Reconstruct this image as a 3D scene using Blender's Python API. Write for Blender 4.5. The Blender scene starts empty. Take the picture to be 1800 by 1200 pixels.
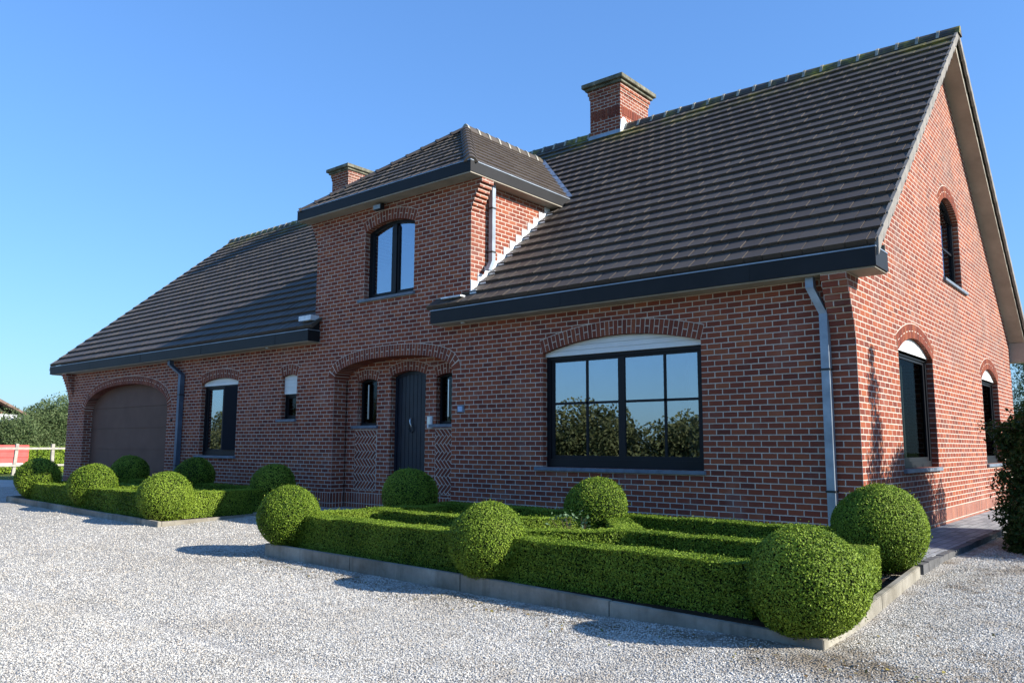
import bpy, bmesh, math, random
import numpy as np
from mathutils import Vector, Matrix, noise
random.seed(7); rng = np.random.default_rng(11)
S = bpy.context.scene
COL = S.collection
PI = math.pi
# ------------------------------------------------------------------ helpers
def tag(o, label=None, cat=None, group=None, kind=None):
    if label: o['label'] = label
    if cat: o['category'] = cat
    if group: o['group'] = group
    if kind: o['kind'] = kind
    return o
def empty(name, loc=(0, 0, 0)):
    o = bpy.data.objects.new(name, None); COL.objects.link(o); o.location = loc; o.empty_display_size = .2
    return o
def link(name, me, mat=None, parent=None):
    o = bpy.data.objects.new(name, me); COL.objects.link(o)
    if mat is not None:
        for m in (mat if isinstance(mat, (list, tuple)) else [mat]): me.materials.append(m)
    if parent is not None:
        o.parent = parent
        p = Vector((0, 0, 0)); q = parent
        while q is not None: p += q.location; q = q.parent
        o.location = -p          # every mesh is written in world metres
    return o
ident = lambda u, v, w: (u, w, v)              # front wall: u along X, v up, w into the wall
def side(x0): return lambda u, v, w: (x0 - w, u, v)      # wall facing +X
def deep(y0): return lambda u, v, w: (u, y0 + w, v)
class MB:
    def __init__(s, f=None): s.v = []; s.f = []; s.m = []; s.map = f or (lambda x, y, z: (x, y, z))
    def poly(s, pts, mi=0):
        n = len(s.v); s.v += [s.map(*p) for p in pts]; s.f.append(list(range(n, n + len(pts)))); s.m.append(mi)
    def box(s, a0, a1, b0, b1, c0, c1, mi=0):
        n = len(s.v)
        for c in (c0, c1):
            for (a, b) in ((a0, b0), (a1, b0), (a1, b1), (a0, b1)): s.v.append(s.map(a, b, c))
        for q in ((0, 3, 2, 1), (4, 5, 6, 7), (0, 1, 5, 4), (1, 2, 6, 5), (2, 3, 7, 6), (3, 0, 4, 7)):
            s.f.append([n + i for i in q]); s.m.append(mi)
    def prism(s, poly, w0, w1, mi=0):           # poly in (a,b), extruded along c
        n = len(s.v); k = len(poly)
        for c in (w0, w1):
            for (a, b) in poly: s.v.append(s.map(a, b, c))
        s.f.append([n + i for i in range(k)][::-1]); s.m.append(mi)
        s.f.append([n + k + i for i in range(k)]); s.m.append(mi)
        for i in range(k):
            j = (i + 1) % k; s.f.append([n + i, n + j, n + k + j, n + k + i]); s.m.append(mi)
    def ring(s, A, B, w0, w1, mi=0):            # closed band between two outlines
        n = len(s.v); k = len(A)
        for c in (w0, w1):
            for P in (A, B):
                for (a, b) in P: s.v.append(s.map(a, b, c))
        for i in range(k):
            j = (i + 1) % k
            s.f += [[n+i, n+j, n+k+j, n+k+i], [n+2*k+i, n+3*k+i, n+3*k+j, n+2*k+j],
                    [n+i, n+2*k+i, n+2*k+j, n+j], [n+k+i, n+k+j, n+3*k+j, n+3*k+i]]
            s.m += [mi] * 4
    def tube(s, pts, r, n=8, mi=0, cap=True):
        rings = []
        for i, p in enumerate(pts):
            p = Vector(p)
            d = (Vector(pts[min(i+1, len(pts)-1)]) - Vector(pts[max(i-1, 0)])).normalized()
            a = d.cross(Vector((0, 0, 1)))
            if a.length < .05: a = d.cross(Vector((0, 1, 0)))
            a.normalize(); b = d.cross(a)
            rr = r[i] if isinstance(r, (list, tuple)) else r
            rings.append(len(s.v))
            for k in range(n):
                t = 2 * PI * k / n; q = p + a * math.cos(t) * rr + b * math.sin(t) * rr; s.v.append(s.map(*q))
        for i in range(len(rings) - 1):
            for k in range(n):
                s.f.append([rings[i]+k, rings[i]+(k+1) % n, rings[i+1]+(k+1) % n, rings[i+1]+k]); s.m.append(mi)
        if cap:
            s.f.append([rings[0]+k for k in range(n)]); s.m.append(mi)
            s.f.append([rings[-1]+k for k in range(n)]); s.m.append(mi)
    def build(s, name, mat, parent=None, bevel=0, smooth=False):
        me = bpy.data.meshes.new(name); me.from_pydata(s.v, [], s.f); me.update()
        for p, m in zip(me.polygons, s.m): p.material_index = m
        bm = bmesh.new(); bm.from_mesh(me); bmesh.ops.recalc_face_normals(bm, faces=bm.faces)
        if bevel:
            bmesh.ops.bevel(bm, geom=[e for e in bm.edges if len(e.link_faces) == 2 and e.calc_face_angle(0) > .6], offset=bevel, segments=2, affect='EDGES', clamp_overlap=True)
        bm.to_mesh(me); bm.free()
        for p in me.polygons: p.use_smooth = bool(smooth)
        return link(name, me, mat, parent)
def np_mesh(name, verts, faces, mat, parent=None, smooth=False):
    me = bpy.data.meshes.new(name); nf, k = faces.shape
    me.vertices.add(len(verts)); me.vertices.foreach_set('co', np.ascontiguousarray(verts, dtype=np.float32).ravel())
    me.loops.add(nf * k); me.loops.foreach_set('vertex_index', np.ascontiguousarray(faces, dtype=np.int32).ravel())
    me.polygons.add(nf); me.polygons.foreach_set('loop_start', np.arange(0, nf * k, k, dtype=np.int32))
    me.polygons.foreach_set('loop_total', np.full(nf, k, dtype=np.int32))
    me.polygons.foreach_set('use_smooth', np.full(nf, bool(smooth)))
    me.update(calc_edges=True); me.validate()
    return link(name, me, mat, parent)
def clip(poly, a, b, c):                        # keep a*x+b*y<=c
    out = []
    for i in range(len(poly)):
        p, q = poly[i], poly[(i+1) % len(poly)]; dp, dq = a*p[0]+b*p[1]-c, a*q[0]+b*q[1]-c
        if dp <= 0: out.append(p)
        if (dp < 0 < dq) or (dq < 0 < dp):
            t = dp / (dp - dq); out.append((p[0]+(q[0]-p[0])*t, p[1]+(q[1]-p[1])*t))
    return out
# ------------------------------------------------------------------ materials
class NT:
    def __init__(s, name):
        s.m = bpy.data.materials.new(name); s.m.use_nodes = True; s.t = s.m.node_tree; s.n = s.t.nodes; s.l = s.t.links
        s.b = s.n['Principled BSDF']; s.out = s.n['Material Output']
    def add(s, ty, **kw):
        n = s.n.new(ty)
        for k, v in kw.items(): setattr(n, k, v)
        return n
    def con(s, x, sock):
        if hasattr(x, 'is_linked') or isinstance(x, bpy.types.NodeSocket): s.l.new(x, sock)
        else: sock.default_value = x
    def M(s, op, a, b=0.0, c=None):
        n = s.add('ShaderNodeMath', operation=op); s.con(a, n.inputs[0]); s.con(b, n.inputs[1])
        if c is not None: s.con(c, n.inputs[2])
        return n.outputs[0]
    def mix(s, f, a, b, blend='MIX'):
        n = s.add('ShaderNodeMix', data_type='RGBA', blend_type=blend); s.con(f, n.inputs[0]); s.con(a, n.inputs[6]); s.con(b, n.inputs[7]); return n.outputs[2]
    def fmix(s, f, a, b):
        n = s.add('ShaderNodeMix', data_type='FLOAT'); s.con(f, n.inputs[0]); s.con(a, n.inputs[2]); s.con(b, n.inputs[3]); return n.outputs[0]
    def ramp(s, f, stops, interp='LINEAR'):
        n = s.add('ShaderNodeValToRGB'); n.color_ramp.interpolation = interp; e = n.color_ramp.elements
        while len(e) < len(stops): e.new(.5)
        for el, (p, c) in zip(e, stops): el.position = p; el.color = (*c, 1) if len(c) == 3 else c
        s.con(f, n.inputs[0]); return n.outputs[0]
    def noise(s, scale, detail=3, rough=.55, vec=None, dist=0):
        n = s.add('ShaderNodeTexNoise'); n.inputs['Scale'].default_value = scale; n.inputs['Detail'].default_value = detail
        n.inputs['Roughness'].default_value = rough; n.inputs['Distortion'].default_value = dist
        s.l.new(vec if vec is not None else s.pos(), n.inputs['Vector']); return n.outputs['Fac']
    def pos(s):
        if not hasattr(s, '_p'): s._g = s.add('ShaderNodeNewGeometry'); s._p = s._g.outputs['Position']
        return s._p
    def geo(s, k): s.pos(); return s._g.outputs[k]
    def xyz(s, v=None):
        n = s.add('ShaderNodeSeparateXYZ'); s.l.new(v if v is not None else s.pos(), n.inputs[0]); return n.outputs
    def bump(s, h, dist=.01, strength=1.0):
        n = s.add('ShaderNodeBump'); n.inputs['Distance'].default_value = dist; n.inputs['Strength'].default_value = strength
        s.con(h, n.inputs['Height']); s.l.new(n.outputs[0], s.b.inputs['Normal']); return n
    def set(s, col=None, rough=None, spec=None, metal=None):
        if col is not None: s.con(col if not isinstance(col, tuple) else (*col[:3], 1), s.b.inputs['Base Color'])
        if rough is not None: s.con(rough, s.b.inputs['Roughness'])
        if spec is not None: s.con(spec, s.b.inputs['Specular IOR Level'])
        if metal is not None: s.con(metal, s.b.inputs['Metallic'])
        return s.m
BRICKS = [(0, (.13, .042, .031)), (.10, (.175, .050, .034)), (.28, (.225, .061, .037)), (.50, (.26, .071, .040)), (.72, (.30, .088, .046)), (.87, (.345, .112, .054)), (.95, (.22, .067, .042)), (1, (.16, .052, .038))]
def brick_wall_mat(name, soldier=True, soft=1.0):
    k = NT(name); P = k.xyz(); Nn = k.xyz(k.geo('True Normal'))
    ax = k.M('GREATER_THAN', k.M('ABSOLUTE', Nn[0]), .6)
    wob = k.M('MULTIPLY', k.M('SUBTRACT', k.noise(55, 2), .5), .006); wob2 = k.M('MULTIPLY', k.M('SUBTRACT', k.noise(38, 2, vec=k.geo('Position')), .5), .007)
    u = k.M('ADD', k.fmix(ax, P[0], k.M('ADD', P[1], .1)), wob); v = k.M('ADD', P[2], wob2)
    s = k.M('LESS_THAN', v, .2125) if soldier else 0.0
    rh = k.fmix(s, .075, .2) if soldier else .075; bw = k.fmix(s, .2, .075) if soldier else .2
    vr = k.M('DIVIDE', k.M('SUBTRACT', v, k.fmix(s, .2125, .0125) if soldier else .2125), rh)
    row = k.M('FLOOR', vr); fv = k.M('MULTIPLY', k.M('SUBTRACT', vr, row), rh)
    par = k.M('MULTIPLY', k.M('FLOORED_MODULO', row, 2.0), .5)
    if soldier: par = k.M('MULTIPLY', par, k.M('SUBTRACT', 1.0, s))
    ur = k.M('ADD', k.M('DIVIDE', u, bw), par); colm = k.M('FLOOR', ur); fu = k.M('MULTIPLY', k.M('SUBTRACT', ur, colm), bw)
    d = k.M('MINIMUM', k.M('MINIMUM', fu, k.M('SUBTRACT', bw, fu)), k.M('MINIMUM', fv, k.M('SUBTRACT', rh, fv)))
    mm = k.add('ShaderNodeMapRange', interpolation_type='SMOOTHSTEP'); k.con(d, mm.inputs[0]); mm.inputs[1].default_value = .0048; mm.inputs[2].default_value = .0088
    inb = mm.outputs[0]
    cv = k.add('ShaderNodeCombineXYZ'); k.con(colm, cv.inputs[0]); k.con(row, cv.inputs[1]); k.con(k.M('ADD', ax, k.M('MULTIPLY', s, 7.0) if soldier else 0.0), cv.inputs[2])
    wn = k.add('ShaderNodeTexWhiteNoise', noise_dimensions='3D'); k.l.new(cv.outputs[0], wn.inputs[0])
    big = k.noise(.55, 4, .6); fine = k.noise(26, 5, .7)
    idx = k.M('ADD', k.M('MULTIPLY', wn.outputs[0], .84), k.M('MULTIPLY', k.M('SUBTRACT', big, .45), .5))
    idx = k.M('MINIMUM', k.M('MAXIMUM', idx, 0.0), 1.0)
    bc = k.ramp(idx, BRICKS)
    bc = k.mix(k.M('MULTIPLY', fine, .55), bc, (.14, .045, .032, 1), 'MIX')
    # weathering: darker smudges high on the gable, pale bloom low
    wz = k.noise(.8, 5, .65); st = k.ramp(wz, [(.44, (0, 0, 0)), (.66, (1, 1, 1))])
    hz = k.M('MULTIPLY', k.M('MULTIPLY', st, k.M('MULTIPLY', ax, k.M('GREATER_THAN', P[2], 2.4))), .5)
    bc = k.mix(hz, bc, (.13, .085, .075, 1))
    bl = k.ramp(k.noise(1.7, 4, .6), [(.54, (0, 0, 0)), (.75, (1, 1, 1))])
    bc = k.mix(k.M('MULTIPLY', bl, .22), bc, (.42, .30, .26, 1))
    mo = k.ramp(k.noise(3.0, 4, .6), [(.3, (.42, .35, .29)), (.7, (.57, .49, .42))])
    mo = k.mix(k.M('MULTIPLY', hz, .7), mo, (.22, .17, .15, 1))
    k.set(k.mix(inb, mo, bc), k.fmix(inb, .95, .85), .08)
    h = k.M('ADD', k.M('MULTIPLY', inb, 1.0), k.M('ADD', k.M('MULTIPLY', fine, .22), k.M('MULTIPLY', wn.outputs[0], .22)))
    k.bump(h, .006, .75); return k.m
def brick_piece_mat(name):
    k = NT(name); r = k.geo('Random Per Island'); fine = k.noise(30, 5, .7)
    bc = k.ramp(r, BRICKS); bc = k.mix(k.M('MULTIPLY', fine, .9), bc, (.12, .045, .035, 1))
    k.set(bc, .85, .08); k.bump(fine, .003, .6); return k.m
def plain(name, col, rough=.5, spec=.5, metal=0, nz=None, var=.0, bump=0, bscale=40):
    k = NT(name)
    if var:
        f = k.noise(nz or 3, 5, .6); c1 = tuple(c * (1 - var) for c in col); c2 = tuple(min(1, c * (1 + var)) for c in col)
        k.set(k.ramp(f, [(.3, c1), (.7, c2)]), rough, spec, metal)
    else: k.set(col, rough, spec, metal)
    if bump: k.bump(k.noise(bscale, 4, .6), bump, .6)
    return k.m
M = {}
M['brick'] = brick_wall_mat('brick_wall')
M['brick_up'] = brick_wall_mat('brick_upper', soldier=False)
M['bricklet'] = brick_piece_mat('brick_piece')
M['mortar'] = plain('mortar', (.52, .44, .37), .95, .1, nz=6, var=.2, bump=.003)
M['navy'] = plain('black_paint', (.010, .015, .026), .45, .35, nz=5, var=.25)
M['alu'] = plain('dark_aluminium', (.006, .007, .010), .5, .25, nz=2, var=.3)
M['gutter'] = plain('gutter_board', (.010, .011, .013), .55, .25, nz=1.5, var=.3)
M['zinc'] = plain('zinc', (.26, .31, .37), .45, .5, .5, nz=4, var=.25, bump=.001, bscale=6)
M['lead'] = plain('lead_flashing', (.62, .66, .70), .5, .5, .25, nz=6, var=.2, bump=.004, bscale=9)
M['soffit'] = plain('soffit_board', (.30, .27, .22), .7, .3, nz=2, var=.18)
M['bluestone'] = plain('bluestone', (.13, .16, .20), .6, .4, nz=9, var=.25, bump=.002)
M['shutter'] = plain('white_shutter', (.70, .71, .70), .45, .5, nz=3, var=.06)
M['rubber'] = plain('black_rubber', (.012, .012, .014), .5)
M['steel'] = plain('steel', (.6, .62, .64), .3, .5, .9)
M['white'] = plain('white_plastic', (.55, .58, .60), .4)
M['gdoor'] = plain('brown_door', (.135, .075, .056), .6, .15, nz=1.5, var=.15)
M['curtain'] = plain('curtain', (.55, .55, .55), .9)
M['net'] = plain('grey_curtain', (.16, .17, .17), .9)
M['dark'] = plain('dark_interior', (.05, .045, .04), .9)
M['soil'] = plain('soil', (.035, .024, .016), .98, .1, nz=8, var=.5, bump=.03, bscale=25)
M['wood_grey'] = plain('weathered_wood', (.33, .31, .27), .85, .2, nz=6, var=.25, bump=.003)
M['trunk'] = plain('bark', (.09, .065, .045), .95, .1, nz=12, var=.4, bump=.01)
M['red'] = plain('red_paint', (.62, .07, .06), .45, .5, nz=3, var=.2)
M['tyre'] = plain('tyre', (.02, .02, .02), .8)
def kerb_mat():
    k = NT('kerb_concrete'); P = k.xyz()
    base = k.ramp(k.noise(2.2, 6, .65), [(.3, (.14, .125, .095)), (.55, (.27, .25, .205)), (.75, (.42, .395, .33))])
    v = k.add('ShaderNodeCombineXYZ'); k.con(k.M('MULTIPLY', P[0], 14.0), v.inputs[0]); k.con(k.M('MULTIPLY', P[1], 14.0), v.inputs[1]); k.con(P[2], v.inputs[2])
    st = k.ramp(k.noise(1, 3, .6, vec=v.outputs[0]), [(.5, (0, 0, 0)), (.75, (1, 1, 1))])
    c = k.mix(k.M('MULTIPLY', st, .45), base, (.09, .08, .06, 1))
    k.set(c, .9, .25); k.bump(k.noise(60, 5, .7), .004, .6); return k.m
M['kerb'] = kerb_mat()
def tile_mat():
    k = NT('roof_tile'); r = k.geo('Random Per Island'); P = k.xyz()
    c = k.ramp(r, [(0, (.058, .045, .035)), (.5, (.066, .052, .041)), (1, (.076, .061, .048))])
    gr = k.noise(1.4, 5, .65); c = k.mix(k.M('MULTIPLY', k.ramp(gr, [(.42, (0, 0, 0)), (.7, (1, 1, 1))]), .4), c, (.092, .075, .058, 1))
    sp = k.ramp(k.noise(45, 4, .7), [(.6, (0, 0, 0)), (.72, (1, 1, 1))]); c = k.mix(k.M('MULTIPLY', sp, .35), c, (.16, .15, .12, 1))
    # yellow green lichen near the ridge
    hz = k.add('ShaderNodeMapRange'); k.con(P[2], hz.inputs[0]); hz.inputs[1].default_value = 7.75; hz.inputs[2].default_value = 8.5
    patch = k.ramp(k.noise(1.1, 6, .7), [(.43, (0, 0, 0)), (.6, (1, 1, 1))])
    li = k.M('MULTIPLY', k.M('MULTIPLY', hz.outputs[0], patch), 1.1); li = k.M('MINIMUM', li, .9)
    c = k.mix(li, c, k.ramp(k.noise(7, 3), [(.35, (.09, .085, .02)), (.65, (.34, .28, .03))]))
    k.set(c, .62, .35); k.bump(k.noise(90, 4, .7), .003, .5); return k.m
M['tile'] = tile_mat()
M['verge'] = plain('verge_concrete', (.20, .185, .165), .8, .3, nz=5, var=.25, bump=.003)
M['ridge_end'] = plain('ridge_mortar', (.30, .29, .25), .9, .2, nz=6, var=.3)
def glass_mat(name, fac, tint=(.02, .022, .025)):
    k = NT(name); g = k.add('ShaderNodeBsdfGlossy'); g.inputs['Roughness'].default_value = .0; g.inputs['Color'].default_value = (.78, .88, 1, 1)
    # slight pane waviness
    b = k.add('ShaderNodeBump'); b.inputs['Distance'].default_value = .001; b.inputs['Strength'].default_value = .12; k.con(k.noise(1.1, 0), b.inputs['Height']); k.l.new(b.outputs[0], g.inputs['Normal'])
    t = k.add('ShaderNodeBsdfTransparent'); t.inputs['Color'].default_value = (.55, .60, .60, 1)
    m = k.add('ShaderNodeMixShader'); m.inputs[0].default_value = fac; k.l.new(t.outputs[0], m.inputs[1]); k.l.new(g.outputs[0], m.inputs[2]); k.l.new(m.outputs[0], k.out.inputs[0]); return k.m
M['glass'] = glass_mat('window_glass', .34); M['glass_dim'] = glass_mat('uncoated_glass', .025); M['glass_side'] = glass_mat('side_glass', .03)
def leaf_mat(name, stops, gloss=.35, trans=.35, big=1.3, dead=.0):
    k = NT(name); r = k.geo('Random Per Island')
    c = k.ramp(r, stops); b = k.noise(big, 3, .6)
    c = k.mix(k.M('MULTIPLY', k.ramp(b, [(.4, (0, 0, 0)), (.65, (1, 1, 1))]), .45), c, (*[x * 1.35 for x in stops[-1][1]], 1))
    if dead:
        dz = k.ramp(k.noise(2.6, 4, .65), [(.6, (0, 0, 0)), (.75, (1, 1, 1))]); c = k.mix(k.M('MULTIPLY', dz, dead), c, (.16, .14, .05, 1))
    k.set(c, gloss, .14)
    tr = k.add('ShaderNodeBsdfTranslucent'); k.l.new(c, tr.inputs[0])
    m = k.add('ShaderNodeMixShader'); m.inputs[0].default_value = trans; k.l.new(k.b.outputs[0], m.inputs[1]); k.l.new(tr.outputs[0], m.inputs[2]); k.l.new(m.outputs[0], k.out.inputs[0]); return k.m
M['box'] = leaf_mat('boxwood_leaf', [(0, (.028, .060, .006)), (.3, (.068, .125, .010)), (.68, (.135, .215, .017)), (1, (.23, .31, .036))], .5, .12, dead=.4)
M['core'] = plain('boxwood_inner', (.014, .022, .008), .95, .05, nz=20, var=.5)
M['holly'] = leaf_mat('dark_shrub_leaf', [(0, (.014, .035, .010)), (.6, (.028, .06, .016)), (1, (.05, .095, .022))], .35, .25)
M['willow'] = leaf_mat('grey_green_leaf', [(0, (.05, .085, .03)), (.5, (.09, .135, .05)), (1, (.15, .19, .08))], .5, .35, .35)
M['pine'] = leaf_mat('conifer_leaf', [(0, (.02, .045, .02)), (1, (.06, .10, .045))], .6, .2)
M['woods'] = leaf_mat('woods_leaf', [(0, (.05, .06, .02)), (.5, (.09, .10, .035)), (1, (.16, .15, .06))], .55, .3, .3)
M['rose'] = leaf_mat('rose_leaf', [(0, (.06, .12, .05)), (1, (.16, .24, .13))], .3, .25)
def gravel_mat():
    k = NT('gravel_ground')
    v = k.add('ShaderNodeTexVoronoi'); v.inputs['Scale'].default_value = 58; k.l.new(k.pos(), v.inputs['Vector'])
    hs = k.add('ShaderNodeSeparateColor'); k.l.new(v.outputs['Color'], hs.inputs[0])
    c = k.ramp(hs.outputs[0], [(0, (.26, .24, .21)), (.3, (.46, .43, .38)), (.62, (.60, .57, .51)), (.86, (.72, .69, .62)), (1, (.36, .30, .23))])
    e = k.ramp(v.outputs['Distance'], [(.35, (1, 1, 1)), (.75, (0, 0, 0))])
    big = k.ramp(k.noise(.5, 5, .6), [(.35, (0, 0, 0)), (.72, (1, 1, 1))])
    c = k.mix(k.M('MULTIPLY', big, .28), c, (.30, .28, .23, 1))
    P = k.xyz(); sm = k.ramp(k.noise(1.9, 6, .7), [(.48, (0, 0, 0)), (.62, (1, 1, 1))]); rx = k.add('ShaderNodeMapRange'); k.con(P[0], rx.inputs[0]); rx.inputs[1].default_value = -3; rx.inputs[2].default_value = 1.2; rx.inputs[3].default_value = .2; rx.inputs[4].default_value = .85; c = k.mix(k.M('MULTIPLY', sm, rx.outputs[0]), c, (.22, .17, .11, 1))                                  # earth and fallen leaves gathered along the kerb
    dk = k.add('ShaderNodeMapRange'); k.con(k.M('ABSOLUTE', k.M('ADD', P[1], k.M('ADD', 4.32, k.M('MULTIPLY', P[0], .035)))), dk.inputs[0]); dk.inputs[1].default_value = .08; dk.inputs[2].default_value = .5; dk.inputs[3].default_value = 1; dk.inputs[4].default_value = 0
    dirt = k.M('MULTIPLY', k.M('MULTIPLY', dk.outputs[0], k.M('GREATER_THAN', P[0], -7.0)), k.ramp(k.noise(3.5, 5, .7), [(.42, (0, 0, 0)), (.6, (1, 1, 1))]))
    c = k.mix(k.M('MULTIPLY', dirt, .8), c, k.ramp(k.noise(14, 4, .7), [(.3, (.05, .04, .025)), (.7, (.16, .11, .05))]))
    c = k.mix(k.M('MULTIPLY', k.M('SUBTRACT', 1.0, e), .45), c, (.10, .095, .085, 1))
    k.set(c, .85, .3); k.bump(k.M('ADD', e, k.M('MULTIPLY', k.noise(6, 3), .7)), .012, 1); return k.m
M['gravel'] = gravel_mat()
def stone_mat():
    k = NT('gravel_stone'); r = k.geo('Random Per Island')
    c = k.ramp(r, [(0, (.25, .24, .215)), (.10, (.36, .345, .31)), (.32, (.45, .435, .395)), (.6, (.54, .52, .475)), (.86, (.62, .60, .55)), (.94, (.42, .35, .27)), (1, (.52, .46, .38))])
    big = k.ramp(k.noise(.5, 5, .6), [(.35, (0, 0, 0)), (.72, (1, 1, 1))]); c = k.mix(k.M('MULTIPLY', big, .25), c, (.32, .29, .24, 1)); br = k.ramp(k.noise(.95, 6, .7), [(.5, (0, 0, 0)), (.66, (1, 1, 1))]); P = k.xyz(); rx = k.add('ShaderNodeMapRange'); k.con(P[0], rx.inputs[0]); rx.inputs[1].default_value = -5; rx.inputs[2].default_value = 1.5; rx.inputs[3].default_value = .18; rx.inputs[4].default_value = .62; c = k.mix(k.M('MULTIPLY', br, rx.outputs[0]), c, (.24, .19, .13, 1))
    k.set(c, .7, .35); return k.m
M['stone'] = stone_mat()
def paver_mat(name, sx, sy, c1, c2, mort):
    k = NT(name); P = k.xyz(); v = k.add('ShaderNodeCombineXYZ'); k.l.new(P[1], v.inputs[0]); k.l.new(P[0], v.inputs[1])
    b = k.add('ShaderNodeTexBrick'); k.l.new(v.outputs[0], b.inputs['Vector'])
    b.inputs['Scale'].default_value = 1; b.inputs['Brick Width'].default_value = sx; b.inputs['Row Height'].default_value = sy; b.inputs['Mortar Size'].default_value = .006; b.inputs['Bias'].default_value = 0
    b.inputs['Color1'].default_value = (*c1, 1); b.inputs['Color2'].default_value = (*c2, 1); b.inputs['Mortar'].default_value = (*mort, 1)
    c = k.mix(k.M('MULTIPLY', k.noise(5, 5, .7), .5), b.outputs[0], (*[x * .6 for x in c1], 1)); k.set(c, .8, .3)
    k.bump(k.M('SUBTRACT', k.M('MULTIPLY', k.noise(50, 4), .3), b.outputs['Fac']), .005, .8); return k.m
M['paver'] = paver_mat('grey_pavers', .22, .11, (.20, .21, .22), (.40, .41, .41), (.14, .14, .13))
M['paver_edge'] = plain('paver_edging', (.10, .10, .10), .85, .3, nz=8, var=.3, bump=.003)
def grass_mat():
    k = NT('grass_ground'); c = k.ramp(k.noise(9, 6, .75), [(.3, (.05, .09, .02)), (.55, (.10, .16, .035)), (.75, (.16, .21, .06))]); k.set(c, .9, .2); k.bump(k.noise(60, 4, .7), .04, 1); return k.m
M['grass'] = grass_mat()
M['road'] = plain('pale_concrete', (.42, .40, .36), .9, .25, nz=2, var=.18, bump=.004)

# ------------------------------------------------------------------ measured layout (metres, origin at the right front foot of the house)
L = 22.256; D = 10.98; EY = -.29; EZ = 3.40; RY = 5.49; RZ = 8.40; SL = (RZ - EZ) / (RY - EY)
XR = .35; XL = -23.15; SOF = 3.15
def rz(y): return EZ + SL * (y - EY) if y <= RY else RZ - SL * (y - RY)
TL, TR = -10.48, -6.2; TZ = 5.86; TE = .31; TSOF = 5.65; AX, AY, AZ = -8.34, 2.13, 7.80
def gz(x, y):                                     # gravel height: falls gently away from the house
    yy = max(-9.5, min(0.0, y)); z = -.285 + .048 * (yy + 4.1)
    if x < -6: z += .012 * (min(-x, 20) - 6)
    if x > .6: z -= .0 * x
    return min(z, -.06) if x > -15 else min(z, .0)
# ------------------------------------------------------------------ house
house = empty('brick_house', (-11, 5, 0))
tag(house, 'red brick house with dark tiled roof and dormer over the porch', 'house')
def arch_arc(u0, u1, vs, rise, n=24, kind='seg'):
    c = (u0 + u1) / 2; a = (u1 - u0) / 2; pts = []
    for i in range(n + 1):
        if kind == 'seg':
            R = (a * a + rise * rise) / (2 * rise); t0 = math.asin(min(1, a / R)); t = t0 - 2 * t0 * i / n
            pts.append((c + R * math.sin(t), vs + rise - R + R * math.cos(t)))
        else:
            t = PI * i / n; e = 2 / 2.25
            cx = math.copysign(abs(math.cos(t)) ** e, math.cos(t)); sy = math.sin(t) ** e
            pts.append((c + a * cx, vs + rise * sy))
    return pts                                    # right to left
def opening(u0, u1, v0, vs, rise, n=24, kind='seg', ins=0.0, insb=None):
    b = ins if insb is None else insb
    return [(u0 + ins, v0 + b), (u1 - ins, v0 + b)] + arch_arc(u0 + ins, u1 - ins, vs - ins * .6, max(rise - ins * .4, .02), n, kind)
def offset(poly, d):
    out = []
    for i, p in enumerate(poly):
        a = poly[max(i-1, 0)]; b = poly[min(i+1, len(poly)-1)]; tx, ty = b[0]-a[0], b[1]-a[1]; l = math.hypot(tx, ty) or 1
        out.append((p[0] + ty / l * d, p[1] - tx / l * d))
    return out
def brick_arch(fmap, u0, u1, vs, rise, kind, w0, w1, th=.2, parent=None, split=True, bw=.075):
    inner = arch_arc(u0, u1, vs, rise, 96, kind); s = [0]
    for i in range(1, len(inner)): s.append(s[-1] + math.dist(inner[i], inner[i-1]))
    def at(t):
        t = max(0, min(s[-1], t)); i = 1
        while i < len(s) - 1 and s[i] < t: i += 1
        f = (t - s[i-1]) / max(1e-9, s[i] - s[i-1]); p, q = inner[i-1], inner[i]
        j0 = max(0, i-2); j1 = min(len(inner)-1, i+1); tx, ty = inner[j1][0]-inner[j0][0], inner[j1][1]-inner[j0][1]; l = math.hypot(tx, ty)
        return (p[0]+(q[0]-p[0])*f, p[1]+(q[1]-p[1])*f), (ty/l, -tx/l)
    n = max(3, round(s[-1] / bw * (1.03 if kind == 'seg' else 1.05))); n += (n + 1) % 2
    m = MB(fmap); back = MB(fmap)
    K = 48; A = []; B = []
    for i in range(K + 1):
        p, q = at(s[-1] * i / K); A.append((p[0] - q[0]*.0, p[1] - q[1]*.001)); B.append((p[0]+q[0]*(th+.011), p[1]+q[1]*(th+.011)))
    for i in range(K):
        back.prism([A[i], A[i+1], B[i+1], B[i]], w0 - .0025, w1)
    back.build('mortar_bed', M['mortar'], parent)
    for i in range(n):
        t0 = s[-1]*i/n + .0068; t1 = s[-1]*(i+1)/n - .0068
        (p, q), (p2, q2) = at(t0), at(t1)
        segs = [(-.004, th)] if (i % 2 == 0 or not split) else [(-.004, th*.5-.0075), (th*.5+.0075, th)]
        for r0, r1 in segs:
            j = random.uniform(-.002, .002)
            m.prism([(p[0]+q[0]*r0, p[1]+q[1]*r0), (p2[0]+q2[0]*r0, p2[1]+q2[1]*r0), (p2[0]+q2[0]*r1, p2[1]+q2[1]*r1), (p[0]+q[0]*r1, p[1]+q[1]*r1)], w0 + j*.5 - .0062, w1 - .002)
    return m
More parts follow.
